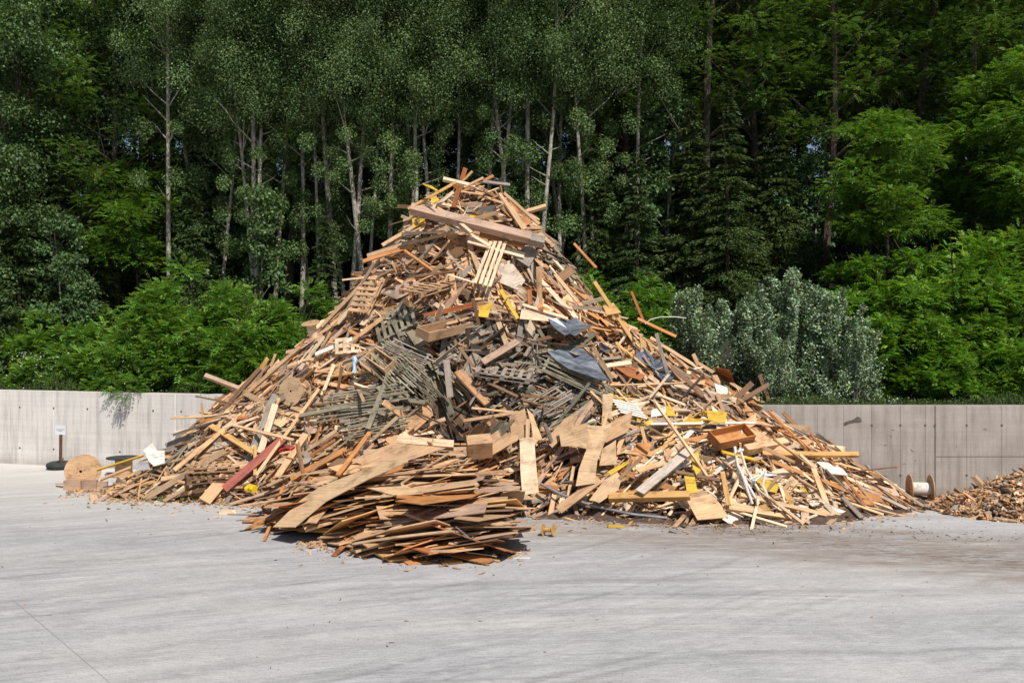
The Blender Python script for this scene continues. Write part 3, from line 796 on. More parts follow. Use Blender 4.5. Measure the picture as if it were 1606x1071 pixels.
# lower centre: bent plywood pieces
PL = dict(crease=.014, name='plywood_piece', cat='plywood', group='big torn plywood pieces at the foot')
hero_sheet([(815, 688), (838, 685), (841, 730), (845, 772), (819, 776), (816, 735)], 'pale', 'upright narrow pale plywood piece at the foot of the heap', lift=.75, n=(.1, -.93, .35), **PL)
hero_sheet([(876, 674), (896, 668), (920, 664), (922, 690), (920, 704), (900, 699), (880, 700)], 'ply', 'left arm of the big torn plywood piece', lift=.75, n=(-.35, -.8, .5), **PL)
hero_sheet([(920, 666), (944, 668), (961, 662), (950, 690), (937, 722), (933, 758), (903, 762), (908, 735), (921, 700)], 'ply', 'central trunk of the big torn plywood piece', lift=.85, n=(.1, -.85, .5), **PL)
hero_sheet([(948, 668), (970, 655), (992, 645), (989, 662), (984, 678), (966, 686), (950, 694)], 'tan', 'right arm of the big torn plywood piece', lift=.8, n=(.45, -.8, .4), **PL)
hero_sheet([(945, 619), (962, 616), (959, 650), (966, 668), (943, 672), (945, 645)], 'ply', 'tan upright plywood strip above the big torn piece', lift=.55, n=(.1, -.9, .4), **PL)
hero_sheet([(799, 652), (823, 640), (828, 665), (826, 690), (802, 688)], 'tan', 'tan square plywood piece above the upright narrow one', lift=.6, n=(-.15, -.85, .4), **PL)
hero_sheet([(826, 640), (836, 650), (850, 688), (836, 700), (834, 670)], 'pine', 'curled strip beside the tan square plywood piece', lift=.65, n=(.3, -.85, .4), **PL)
hero_sheet([(855, 690), (886, 656), (908, 646), (900, 668), (866, 702)], 'tan', 'tan plywood piece slanting behind the left arm of the torn one', lift=.55, n=(-.2, -.75, .6), **PL)
hero_sheet([(745, 700), (790, 668), (815, 662), (812, 690), (775, 712), (750, 722)], 'tan', 'broad tan plywood piece right of the dark hollow', lift=.5, n=(-.2, -.7, .7), **PL)
hero_sheet([(944, 704), (966, 690), (967, 728), (940, 730)], 'ply', 'small torn plywood flap right of the torn piece', lift=.6, n=(.1, -.85, .4), **PL)
hero_sheet([(924, 784), (948, 752), (968, 740), (976, 748), (970, 768), (940, 788)], 'ply', 'short wide plywood strip leaning at the foot', lift=.7, n=(.2, -.8, .6), **PL)
HB(876, 800, 940, 752, 15, 'tan', 'broad tan plank leaning at the foot left of the short plywood strip', lift=.65)
HB(1003, 772, 1086, 702, 15, (.56, .49, .43), 'broad weathered whitish plank leaning diagonally at the lower right', lift=.85, T=.05)
HB(955, 780, 1082, 777, 12, 'honey', 'thick honey coloured timber lying level at the foot', lift=.7, T=.16)
hero_sheet([(1076, 782), (1096, 778), (1114, 774), (1130, 790), (1143, 811), (1094, 815)], 'pine', 'square oriented strand board propped at the foot of the heap', lift=.6, n=(.1, -.7, .7), T=.03)
HB(1140, 796, 1240, 812, 8, 'pine', 'light timber lying at the foot on the right', lift=.5, T=.1)
HB(1133, 740, 1143, 792, 7, 'honey', 'upright honey coloured board right of the weathered plank', lift=.7)
hero_sheet([(1084, 712), (1095, 708), (1099, 738), (1092, 745), (1086, 730)], 'yellow', 'yellow upright strip right of the weathered whitish plank', lift=.75)
hero_sheet([(1073, 746), (1090, 748), (1094, 772), (1078, 774)], 'yellow', 'yellow rectangular board above the strand board', lift=.75)
hero_sheet([(1062, 668), (1080, 655), (1100, 657), (1099, 670)], 'yellow', 'yellow board at the left of the yellow patch', lift=.5)
hero_sheet([(1108, 643), (1140, 646), (1138, 662), (1112, 664)], 'yellow', 'yellow board at the right of the yellow patch', lift=.45)
hero_sheet([(1043, 636), (1054, 638), (1060, 652), (1046, 652)], 'yellow', 'small yellow board beside the white panel', lift=.45)
hero_sheet([(1000, 676), (1018, 662), (1020, 668), (1006, 682)], 'yellow', 'small yellow scrap right of the torn plywood', lift=.5)
hero_sheet([(952, 740), (995, 716), (993, 722), (958, 745)], 'yellow', 'narrow yellow strip under the torn plywood', lift=.5)
hero_sheet([(1184, 742), (1222, 760), (1218, 772), (1190, 768)], 'yellow', 'yellow panel piece at the far right foot', lift=.45)
hero_sheet([(1022, 642), (1045, 637), (1044, 650), (1021, 654)], 'white', 'small white panel at the right of the torn plywood', lift=.5)
hero_sheet([(1017, 655), (1056, 655), (1054, 668), (1018, 668)], 'pink', 'pinkish block-like board below the small white panel', lift=.5, T=.1)
HB(1020, 665, 1185, 663, 4, 'white', 'long thin white batten lying level on the right', lift=.75)
HB(1060, 740, 1140, 755, 6, 'brown', 'brown batten crossing behind the weathered whitish plank', lift=.55)
HB(958, 690, 1050, 660, 5, 'grey', 'grey lath by the right arm of the torn plywood', lift=.5)
for k in range(6):
    HB(958 + k * 3, 626 + k * 4, 1000 + k * 3, 636 + k * 4, 3, 'white', 'one of several parallel white laths above the torn plywood', lift=.45, group='parallel white laths')
hero_sheet([(1120, 601), (1140, 607), (1148, 632), (1128, 628)], 'white', 'pale peeling panel on the right flank', lift=.4)
hero_sheet([(1060, 690), (1092, 684), (1125, 676), (1095, 692)], 'orange', 'orange plywood sheet edge on the lower right', lift=.6)
HB(1196, 712, 1346, 713, 8, 'honey', 'long honey coloured timber sticking out right over the slope', lift=.35, T=.1, broken=0)
HB(1168, 706, 1232, 694, 13, 'pine', 'thick pale square timber at the right', lift=.55, T=.2, broken=0)
HB(1180, 722, 1245, 700, 7, 'pink', 'weathered timber below the thick pale one', lift=.5)
HB(1150, 790, 1210, 805, 7, 'pine', 'light board at the foot beside the white tube frame', lift=.45)
WS = dict(name='white_panel', cat='panel', group='white panels on the right slope')
hero_sheet([(1281, 724), (1300, 722), (1322, 735), (1330, 745), (1300, 742)], 'white', 'uppermost white panel on the right slope', lift=.85, n=(.15, -.4, .9), **WS)
hero_sheet([(1330, 748), (1352, 746), (1424, 773), (1418, 778), (1362, 766)], 'white', 'long white panel nearest the right cable drum', lift=.85, n=(.2, -.4, .9), **WS)
hero_sheet([(1281, 683), (1299, 681), (1323, 694), (1318, 699), (1302, 697)], 'white', 'white panel corner sticking out in front of the right wall', lift=.35, n=(.1, -.45, .9), **WS)
HB(1294, 676, 1335, 682, 4, 'honey', 'orange batten sticking out above the white panel corner', lift=.1)
HB(1362, 738, 1428, 776, 5, 'pale', 'pale batten pointing at the right cable drum', lift=.35)
HB(1300, 756, 1430, 783, 7, 'honey', 'honey coloured round timber ending at the right cable drum', lift=.35, T=.1)
HB(1322, 780, 1352, 812, 7, 'grey', 'grey weathered board at the far right foot', lift=.35)
HB(1160, 776, 1295, 808, 7, 'pine', 'light timber lying flat at the right foot', lift=.4, T=.08)
# front spill pieces
SP = dict(group='big sheets of the front spill')
hero_sheet([(428, 826), (462, 826), (510, 786), (575, 752), (640, 724), (638, 716), (585, 730), (500, 764), (470, 785)], 'ply', 'longest tan sheet slanting down to the concrete at the left of the spill', lift=.95, n=(-.42, -.35, .84), **SP)
hero_sheet([(424, 818), (440, 800), (480, 774), (478, 786), (440, 822)], 'orange', 'orange sheet under the lower end of the longest tan sheet', lift=.75, n=(-.4, -.4, .84), **SP)
hero_sheet([(622, 682), (712, 690), (711, 701), (622, 694)], 'pale', 'thick pale board edge above the spill below the hollow', lift=.9, n=(.05, -.95, .3), T=.5, **SP)
hero_sheet([(548, 722), (616, 694), (700, 702), (640, 722), (590, 735)], 'tan', 'shaded tan sheet leaning under the thick pale board', lift=.5, n=(-.1, -.75, .66), **SP)
hero_sheet([(574, 764), (628, 757), (664, 773), (620, 777)], 'ply', 'kite shaped tan sheet lying in the middle of the spill', lift=.45, n=(0, -.2, 1), **SP)
hero_sheet([(712, 812), (764, 795), (836, 796), (800, 808), (750, 816)], 'tan', 'broad tan sheet whose right tip sticks out of the spill', lift=.35, n=(.05, .1, 1), **SP)
hero_sheet([(620, 785), (700, 772), (766, 767), (740, 779), (660, 790)], 'orange', 'long orange sheet above the broad tan one in the spill', lift=.4, n=(.0, .08, 1), **SP)
HB(410, 790, 424, 826, 5, 'orange', 'thin bent strip at the left tip of the spill', lift=.1, Y1=24.6, Y2=23.1)
HB(424, 828, 470, 830, 4, 'orange', 'thin strip lying on the concrete at the left tip of the spill', lift=0)
HB(468, 830, 540, 832, 7, 'honey', 'honey coloured board lying flat on the concrete left of the spill', lift=.1)
HB(636, 806, 690, 826, 4, 'pine', 'thin batten lying across the front of the spill', lift=.45)
hero_sheet([(587, 866), (620, 858), (640, 876), (610, 878)], 'honey', 'orange yellow slab on the concrete under the spill', lift=.02, n=(0, -.1, 1), T=.04, **SP)
hero_sheet([(628, 878), (660, 874), (676, 882), (640, 886)], 'orange', 'lowest orange slab at the very front of the spill', lift=.02, n=(0, 0, 1), T=.04, **SP)
hero_sheet([(690, 880), (718, 875), (726, 881), (700, 884)], 'honey', 'small orange chip board scrap at the very front of the spill', lift=.02, n=(0, 0, 1), T=.03, **SP)

# ---- boxes, pallets, slatted fence panels, drums
def frame_matrix(p, xdir, ndir):
    n = Vector(ndir).normalized(); x = Vector(xdir); x = (x - n * x.dot(n)).normalized(); y = n.cross(x)
    Mx = Matrix((x, y, n)).transposed().to_4x4(); Mx.translation = p
    return Mx
def place(px, py, ang, lift, n=None, Y=None):
    p = at(px, py, Y) if Y else hit(px, py)
    if p is None: p = at(px, py, 28.5)
    nn = Vector(n).normalized() if n else hnormal(p.x, p.y)
    p = p - (p - CAM).normalized() * lift
    return surf_frame(p, nn, R(ang), 0, 0)
def set_root(name, Mx, label, cat, group=None):
    o = empty(name, (0, 0, 0), label, cat, group); o.matrix_world = Mx; return o

def pallet(Mx, label, cn='pine', L=1.2, W=.8, n=7):
    root = set_root('pallet', Mx, label, 'pallet', 'wooden pallets thrown on the heap')
    T4 = Matrix.Translation
    mb = MB()
    for i in range(n):
        x = -L / 2 + .06 + (L - .12) * i / (n - 1)
        board(mb, W, .1, .022, jit(C_[cn]), T4((x, 0, .133)) @ Matrix.Rotation(R(90), 4, 'Z'), broken=.05, seg=1)
    mb.obj('deck', M['wood'], root)
    mb = MB()
    for y in (-W / 2 + .05, 0, W / 2 - .05):
        board(mb, L, .1, .022, jit(C_[cn]), T4((0, y, .108)), broken=0, seg=1)
        board(mb, L, .1, .022, jit(C_[cn]), T4((0, y, .011)), broken=0, seg=1)
    mb.obj('runner', M['wood'], root)
    for y in (-W / 2 + .05, 0, W / 2 - .05):
        for x in (-L / 2 + .07, 0, L / 2 - .07):
            mb = MB(); board(mb, .13, .095, .076, jit(C_[cn]), T4((x, y, .06)), broken=0, seg=1)
            mb.obj('block', M['wood'], root)
    return root
pallet(place(577, 465, 65, 0.20), 'light pallet lying on the upper left slope')
pallet(place(672, 455, 18, .5, n=(.1, -.12, .98)), 'brown pallet seen edge on under the upper left boards', 'tan', L=1.6)
pallet(place(623, 508, 28, 0.25), 'mossy green slatted pallet in the upper middle', 'green', L=1.25, W=.85)
pallet(place(548, 545, 5, 0.23, n=(0, -.85, .5)), 'small pale pallet above the pale blue cloth', 'pale', L=.8, W=.5, n=4)
pallet(place(790, 590, -8, .4, n=(.1, -.25, .95)), 'grey weathered pallet in the middle of the heap', 'grey', L=1.5)
pallet(place(335, 735, 0, 0.20, n=(0, -.12, 1)), 'upper pallet of the stack at the lower left', 'tan')
pallet(place(328, 752, 3, 0.23, n=(0, -.1, 1)), 'lower pallet of the stack at the lower left', 'brown')

def crate(Mx, label, L, W, H, cn, name='crate', wall=.025, lid=False):
    root = set_root(name, Mx, label, 'box', 'wooden boxes in the heap'); T4 = Matrix.Translation
    mb = MB(); board(mb, L, W, wall, jit(C_[cn]), T4((0, 0, wall / 2)), broken=0, seg=1); mb.obj('bottom', M['wood'], root)
    for s in (-1, 1):
        mb = MB(); board(mb, L, H, wall, jit(C_[cn]), T4((0, s * (W / 2 - wall / 2), H / 2 + wall)) @ Matrix.Rotation(R(90), 4, 'X'), broken=0, seg=1); mb.obj('side', M['wood'], root)
        mb = MB(); board(mb, W - 2 * wall - .004, H - .01, wall, jit(C_[cn]), T4((s * (L / 2 - wall / 2 - .003), 0, H / 2 + wall)) @ Matrix.Rotation(R(90), 4, 'Z') @ Matrix.Rotation(R(90), 4, 'X'), broken=0, seg=1); mb.obj('end_board', M['wood'], root)
    if lid:
        mb = MB(); board(mb, L, W, wall, jit(C_[cn]), T4((0, 0, H + wall * 1.55)), broken=0, seg=1); mb.obj('lid', M['wood'], root)
    return root
crate(place(700, 522, 14, .35, n=(.15, -.35, .95)), 'long open brown crate lying in the upper middle', 1.9, .5, .24, 'tan')
crate(place(1145, 690, 14, .4, n=(.15, -.55, .8)), 'open orange brown plywood box on the lower right', 1.15, .5, .22, 'orange')
crate(place(752, 712, 5, .6, n=(0, -.5, .87)), 'closed tan box below the dark hollow', .62, .4, .42, 'tan', lid=True)
crate(place(600, 570, -35, .5), 'narrow open box beside the slatted fence panel', 1.0, .4, .2, 'pine')

def slat_panel(Mx, label, L, W, n, cn='green', cover=.48):
    root = set_root('slatted_panel', Mx, label, 'fence panel', 'old slatted fence panels in the heap'); T4 = Matrix.Translation
    mb = MB(); pitch = W / n
    for i in range(n):
        y = -W / 2 + (i + .5) * pitch
        if random.random() < .12: continue
        board(mb, L * random.uniform(.7, 1.05), pitch * cover, .022, jit(C_[cn], .25), T4((random.uniform(-.04, .04), y, .03)) @ Matrix.Rotation(random.gauss(0, .03), 4, 'Z') @ Matrix.Rotation(random.gauss(0, .25), 4, 'X'), broken=.5, seg=3, bend=random.gauss(0, .01))
    mb.obj('slats', M['wood'], root)
    for x in (-L * .36, L * .33):
        mb = MB(); board(mb, W * 1.05, .07, .035, jit(C_[cn]), T4((x, 0, 0)) @ Matrix.Rotation(R(90), 4, 'Z'), broken=.2, seg=2); mb.obj('rail', M['wood'], root)
    return root
slat_panel(place(620, 578, -43, 0.48), 'large slatted grey green panel sloping down right into the hollow', 2.2, 1.0, 13)
slat_panel(place(655, 600, -45, 0.44), 'slatted mossy panel hanging over the dark hollow', 1.6, .5, 9, 'dgreen')
slat_panel(place(565, 632, 8, 0.48), 'slatted mossy panel lying level below the cable drum', 3.0, .9, 10)
slat_panel(place(590, 665, 12, 0.36), 'lower slatted mossy panel under the level one', 2.0, .6, 8)
slat_panel(place(640, 555, -25, 0.36), 'small slatted grey panel near the pale blue cloth', 1.6, .5, 8, 'grey')
slat_panel(place(905, 595, -25, 0.40), 'slatted mossy panel under the largest black sheet', 2.6, .55, 10, 'green', .5)
slat_panel(place(860, 630, 30, 0.32), 'slatted grey panel right of the hollow', 1.6, .7, 10, 'grey', .55)
slat_panel(place(770, 690, 48, 0.32), 'dark green slatted panel right of the hollow bottom', 1.5, .5, 9, 'dgreen', .6)

def drum(Mx, label, Rr, width, rb, cn='ply', top=None, barrel=None, group='wooden cable drums', seams=True):
    """cable drum about local z: two flanges and a barrel"""
    root = set_root('cable_drum', Mx, label, 'cable drum', group)
    t = max(.02, Rr * .07); ro = Rr * .09
    for s in (0, 1):
        mb = MB(); lathe(mb, [(ro, 0), (Rr, 0), (Rr, t), (ro, t)], jit(C_[cn], .06), 48)
        f = mb.obj('flange', (M['wood'] if not (top and s) else M['rubber']), root, loc=(0, 0, s * (width - t)))
        hm = MB()
        z = t + .002 if s else -.002
        for k in range(6):
            a = 2 * PI * k / 6 + .3; c = Vector((Rr * .25 * math.cos(a), Rr * .25 * math.sin(a), z)); r = Rr * .026
            pts = [c + Vector((r * math.cos(q), r * math.sin(q), 0)) for q in [PI * 2 * j / 8 for j in range(8)]]
            hm.add(pts, [tuple(range(8)) if s else tuple(range(8))[::-1]], [[(0, 0)] * 8], (1, 1, 1))
        hm.obj('bolt_holes', M['hole'], f)
    mb = MB(); lathe(mb, [(rb * .9, t), (rb, t + .001), (rb, width - t - .001), (rb * .9, width - t)], jit(C_[barrel or cn], .05), 32); mb.obj('barrel', M['wood'], root)
    return root
# standing drum at far left, disc to the viewer
g0 = on_ground(124, 765)
drum(frame_matrix(Vector((g0.x, g0.y + .42, .46)), (1, 0, 0), (.10, -1, .03)), 'big round cable drum standing on the concrete at the far left, disc to the viewer', .46, .42, .25, 'pine')
drum(frame_matrix(Vector((at(194, 735, 31.2).x, 31.2, .0)), (1, 0, 0), (0, 0, 1)), 'upright drum with a dark round top left of the white panels', .52, .58, .26, 'tan', top=True)
g1 = on_ground(1440, 789)
drum(frame_matrix(Vector((g1.x - .2, g1.y + .1, .37)), (0, 1, 0), (1, -.12, 0)), 'cable drum on its rims before the right wall, showing its white barrel', .37, .56, .17, 'tan', barrel='white')
g2 = on_ground(860, 841)
drum(frame_matrix(Vector((g2.x - .12, g2.y + .1, .13)), (0, 1, 0), (1, -.45, .05)), 'tiny wooden reel lying alone on the concrete right of the spill', .13, .27, .05, 'honey')
p = hit(466, 616); drum(frame_matrix(p - ray(466, 616) * .62 + Vector((.0, .35, .0)), (1, 0, 0), (-.45, -.85, .1)), 'round cable drum lodged in the left side of the heap', .41, .40, .27, 'ply')
p = hit(492, 522) or at(492, 522, 28); drum(frame_matrix(p - ray(492, 522) * .25 + Vector((0, 0, -.12)), (1, 0, 0), (-.15, -.3, .95)), 'cable drum tipped upright on the upper left edge of the heap', .26, .42, .13, 'tan', barrel='pale')
p = hit(477, 724); drum(frame_matrix(p - ray(477, 724) * .4, (1, 0, 0), (.1, -.75, .65)), 'small grey reel left of the front spill', .2, .2, .08, 'grey')

# timber blocks in front of the left drum, loose bits
g3 = on_ground(130, 768)
for k, (dx, L, W, lab) in enumerate(((-.3, .5, .26, 'left half of the old timber in front of the far left drum'), (.18, .42, .27, 'middle block of the old timber in front of the far left drum'), (.52, .28, .22, 'right block of the old timber in front of the far left drum'))):
    mb = MB(); board(mb, L, .14, W, jit(C_['pink']), None, broken=.1, seg=2)
    o = mb.obj('timber_block', M['wood'], loc=(g3.x + dx, g3.y + .03 + .04 * k, W / 2 + .003), rot=(0, 0, R(random.uniform(-5, 5)))); tag(o, lab, 'timber', 'old timbers before the far left drum')
def ground_bit(px, py, L, W, T, yaw, cn, label, mat=None, name='offcut'):
    g = on_ground(px, py); mb = MB(); board(mb, L, W, T, jit(C_[cn]), None, broken=.5, seg=2, bend=.02)
    o = mb.obj(name, mat or M['wood'], loc=(g.x, g.y, T / 2 + .004), rot=(0, 0, R(yaw))); return tag(o, label, 'offcut', 'bits lying on the concrete')
ground_bit(95, 764, .42, .06, .03, -35, 'brown', 'dark offcut on the concrete left of the far left drum')
ground_bit(100, 759, .5, .05, .02, 4, 'tan', 'thin tan offcut behind the dark one at the far left')
ground_bit(130, 770, .42, .07, .03, 6, 'tan', 'small curved offcut before the old timbers at the far left')
ground_bit(355, 806, .34, .14, .10, 10, 'pale', 'crumpled pale lump on the concrete left of the spill')
ground_bit(385, 808, .9, .03, .03, -6, 'grey', 'thin grey rod on the concrete left of the spill')
ground_bit(965, 827, .34, .10, .05, 3, 'yellow', 'small yellowish scrap on the concrete before the right foot')
ground_bit(818, 876, .35, .06, .02, 3, 'white', 'white sliver on the concrete right of the spill')
ground_bit(178, 742, .5, .06, .02, -5, 'brown', 'dark lath on the concrete behind the yellow pole')
HB(146, 739, 226, 714, 3, 'yellow', 'thin yellow pole leaning to the left foot of the heap', lift=0, Y1=28.9, Y2=28.2, T=.05)
HB(158, 752, 205, 733, 5, 'pine', 'thin light board leaning at the left foot under the yellow pole', lift=0, Y1=28.2, Y2=27.8)
WL = dict(name='white_panel', cat='panel', group='white panels at the left foot')
hero_sheet([(224, 706), (239, 694), (246, 706), (258, 706), (258, 712), (230, 712)], 'white', 'upper white broken panel at the left foot', lift=0, n=(-.1, -.85, .5), Yc=27.9, **WL)
hero_sheet([(228, 712), (258, 708), (258, 726), (242, 731), (234, 724)], 'white', 'lower white panel at the left foot', lift=0, n=(-.1, -.8, .5), Yc=27.6, **WL)
hero_sheet([(212, 730), (222, 722), (232, 726), (236, 736), (214, 738)], (.38, .38, .4), 'crumpled grey sheet below the white panels at the left foot', lift=0, n=(-.1, -.8, .5), Yc=27.4)

# ---- small coloured odds and ends
def cloth_strip(pts, w, mat, name, label, cat):
    P = []
    for x, y in pts:
        h = hit(x, y) or at(x, y, 28); P.append(h - (h - CAM).normalized() * .6)
    c = sum(P, Vector()) / len(P); mb = MB()
    tube(mb, [p - c + Vector((random.uniform(-.02, .02), 0, 0)) for p in P], [w * random.uniform(.6, 1.2) for _ in P], sides=6)
    o = mb.obj(name, mat, loc=c); return tag(o, label, cat)
cloth_strip([(554, 560), (558, 566), (555, 572), (557, 579), (554, 586)], .07, M['strap'], 'cloth', 'knotted pale blue cloth hanging in the upper left of the heap', 'cloth')
cloth_strip([(438, 706), (447, 702), (456, 704), (462, 700)], .04, M['redstrap'], 'strap', 'short level red band in the lower left of the heap', 'strap')
cloth_strip([(466, 694), (468, 702), (468, 709)], .035, M['redstrap'], 'strap', 'short upright red band in the lower left of the heap', 'strap')
cloth_strip([(384, 768), (392, 764), (400, 767)], .09, M['yellowpl'], 'bucket_shard', 'crushed yellow plastic shard at the lower left foot', 'plastic shard')
# frame of white tubes
def tube_frame():
    lines = [[(1152, 700), (1157, 730), (1172, 758), (1190, 790)], [(1160, 702), (1170, 735), (1186, 762), (1200, 790)], [(1154, 722), (1163, 760), (1178, 775)],
             [(1172, 765), (1196, 743), (1201, 752)], [(1201, 738), (1196, 762), (1208, 786)], [(1157, 708), (1166, 705)], [(1176, 752), (1190, 745)], [(1163, 742), (1180, 790)]]
    base = hit(1180, 745) - ray(1180, 745) * .95
    root = empty('tube_frame', base, 'tangled frame of bent white painted tubes on the lower right', 'metal frame')
    for ln in lines:
        mb = MB(); yy = base.y + random.uniform(-.12, .12)
        pts = [at(x, y, yy + .004 * (730 - y)) - base for x, y in ln]
        tube(mb, pts, .033, sides=8); mb.obj('tube', M['whitemetal'], root)
tube_frame()
# thin steel strips and hoops
def strip(lines, name, label, mat, r, cat, Y=None, lift=.45):
    P = [(at(x, y, Y) if Y else (hit(x, y) or at(x, y, 28))) for x, y in lines]; P = [p - (p - CAM).normalized() * lift for p in P]
    P = [Vector((p.x, p.y, max(p.z, r + .01))) for p in P]
    c = sum(P, Vector()) / len(P); mb = MB(); tube(mb, [p - c for p in P], r, sides=8); o = mb.obj(name, mat, loc=c); return tag(o, label, cat)
strip([(847, 758), (880, 775), (930, 793), (990, 806), (1045, 812)], 'steel_strip', 'long bent grey strip curving along the foot of the heap', M['steel'], .035, 'metal strip', lift=.5)
strip([(715, 826), (738, 845), (742, 842)], 'steel_strip', 'thin bent steel rod on the front of the spill', M['steel'], .014, 'metal strip', lift=.6)
strip([(1012, 508), (1020, 501), (1036, 497), (1060, 497), (1076, 499)], 'wooden_hoop', 'thin bent lath arching out over the right edge', M['whitemetal'], .012, 'lath', Y=28.3, lift=0)

# ---- sign post on a tyre
gp = Vector((at(94, 700, 32.7).x, 32.7, 0))
root = empty('sign_post', gp, 'rusty post with a small white sign, set in a black tyre before the left wall', 'sign')
mb = MB(); tube(mb, [(0.02, 0, .1), (0.03, 0, 1.12)], .055, sides=4); mb.obj('post', M['rust'], root)
mb = MB(); lathe(mb, [(.14, .02), (.3, .0), (.4, .04), (.43, .12), (.4, .2), (.3, .24), (.14, .22)], (1, 1, 1), 32); mb.obj('tyre', M['rubber'], root)
mb = MB(); board(mb, .34, .30, .008, (1, 1, 1), Matrix.Translation((.04, -.062, 1.28)) @ Matrix.Rotation(R(90), 4, 'X'), broken=0, seg=1); sg = mb.obj('sign_plate', M['signwhite'], root)
mb = MB()
for z, w in ((1.30, .26), (1.255, .12)):
    board(mb, w, .016, .004, (1, 1, 1), Matrix.Translation((.04, -.0685, z)) @ Matrix.Rotation(R(90), 4, 'X'), broken=0, seg=1)
mb.obj('print', M['ink'], sg)

# ---- dirt and chips along the foot, chip mound at the right
mb = MB()
def chip(mb, x, y, z, s, pal='bottom'):
    Mx = Matrix.Translation((x, y, z)) @ Matrix.Rotation(random.uniform(0, 2 * PI), 4, 'Z') @ Matrix.Rotation(random.gauss(0, .35), 4, 'Y') @ Matrix.Rotation(random.gauss(0, .5), 4, 'X')
    board(mb, s, s * random.uniform(.12, .4), s * random.uniform(.06, .14), jit(C_[pick(pal)], .2), Mx, seg=1, broken=.8)
for i in range(6500):
    X = random.uniform(-12.5, 12.2); yt = toeY(X) if X < 10.6 else 25.9
    if lobe(X, 22) > .05 and random.random() < .4: yt = 19.7 + abs(X + 1.3) * .5
    Y = yt - abs(random.gauss(0, random.choice((.2, .3, .7)))) + .15
    chip(mb, X, Y, .012, random.lognormvariate(-2.6, .6))
for i in range(500):
    X = random.uniform(1, 15); Y = 24.1 - .2 * X + random.gauss(0, .5); chip(mb, X, Y, .008, random.uniform(.02, .08), 'dgrey')
for i in range(1300):
    chip(mb, random.uniform(9.3, 13), random.uniform(25.3, 26.9), random.uniform(.01, .06), random.lognormvariate(-1.9, .5))
for i in range(420):
    chip(mb, random.uniform(-15, 15), random.uniform(13, 27), .006, random.lognormvariate(-3.5, .5), 'dgrey')
tag(mb.obj('ground_chips', M['wood']), 'small chips and splinters strewn on the concrete round the heap', 'wood chips', kind='stuff')
o = grid_mesh('chip_mound_core', np.linspace(10.4, 19, 40), np.linspace(22.6, 27.1, 30), lambda x, y: chipmound(x, y) - .07, M['mulch'], 'stuff')
tag(o, 'brown fines inside the small mound of shredded wood at the right edge', 'wood debris')
mb = MB()
for i in range(7500):
    a = random.uniform(0, 2 * PI); r = math.sqrt(random.random()) * 2.3
    X = 14.2 + 1.55 * r * math.cos(a); Y = 25.3 + r * math.sin(a)
    if Y > 27.05 or X > 17: continue
    chip(mb, X, Y, max(.01, chipmound(X, Y)) + random.uniform(-.03, .04), random.lognormvariate(-1.75, .42), 'pine' if random.random() < .55 else 'bottom')
tag(mb.obj('shredded_wood', M['wood']), 'mound of shredded wood chips at the right edge before the wall', 'wood chips', kind='stuff')
# low bank of soil at the right foot
def soil(x, y):
    return .24 * math.exp(-((y - (toeY(x) - .1)) / .5) ** 2) * (.4 + .9 * mn.noise(Vector((x * 2, y * 2, 0)))) * max(0, min(1, (x - .3) * 1.5)) * (1 if x < 10.8 else .6) - .02
o = grid_mesh('soil', np.linspace(0, 13.5, 120), np.linspace(22.8, 27.1, 50), soil, M['soil'], 'stuff'); tag(o, 'dark crumbly soil and bark along the right foot of the heap', 'soil')

# ------------------------------------------------------------------ vegetation
def leaf_mesh(name, C, D, N, L, W, T, mat):
    """kite-shaped leaves: C base, D axis, N normal (n,3); L, W, T(tint n,3)"""
    n = len(C); D = D / np.linalg.norm(D, axis=1)[:, None]
    S = np.cross(D, N); S /= (np.linalg.norm(S, axis=1)[:, None] + 1e-9); U = np.cross(S, D)
    L = L[:, None]; W = W[:, None]
    V = np.empty((n, 4, 3)); V[:, 0] = C; V[:, 1] = C + D * L * .42 + S * W * .5 + U * W * .12
    V[:, 2] = C + D * L - U * L * .08; V[:, 3] = C + D * L * .42 - S * W * .5 + U * W * .12
    me = bpy.data.meshes.new(name); me.vertices.add(4 * n); me.vertices.foreach_set('co', V.ravel().astype(np.float32))
    me.loops.add(4 * n); me.loops.foreach_set('vertex_index', np.arange(4 * n, dtype=np.int32))
    me.polygons.add(n); me.polygons.foreach_set('loop_start', np.arange(0, 4 * n, 4, dtype=np.int32)); me.polygons.foreach_set('loop_total', np.full(n, 4, dtype=np.int32))
    at = me.attributes.new('tint', 'FLOAT_COLOR', 'POINT')
    Tc = np.ones((n, 4, 4), dtype=np.float32); Tc[:, :, :3] = T[:, None, :]
    at.data.foreach_set('color', Tc.ravel()); me.materials.append(mat); me.update(calc_edges=True)
    return me
def unit(v): return v / (np.linalg.norm(v, axis=1)[:, None] + 1e-9)
def tints(n, a=.25, base=None):
    k = np.clip(RNG.normal(1, a, (n, 1)), .4, 1.9); w = RNG.normal(0, .08, (n, 1))
    return np.hstack([k * (1 + w * 1.5), k, k * (1 - w)]) if base is None else np.hstack([k, k, k]) * base

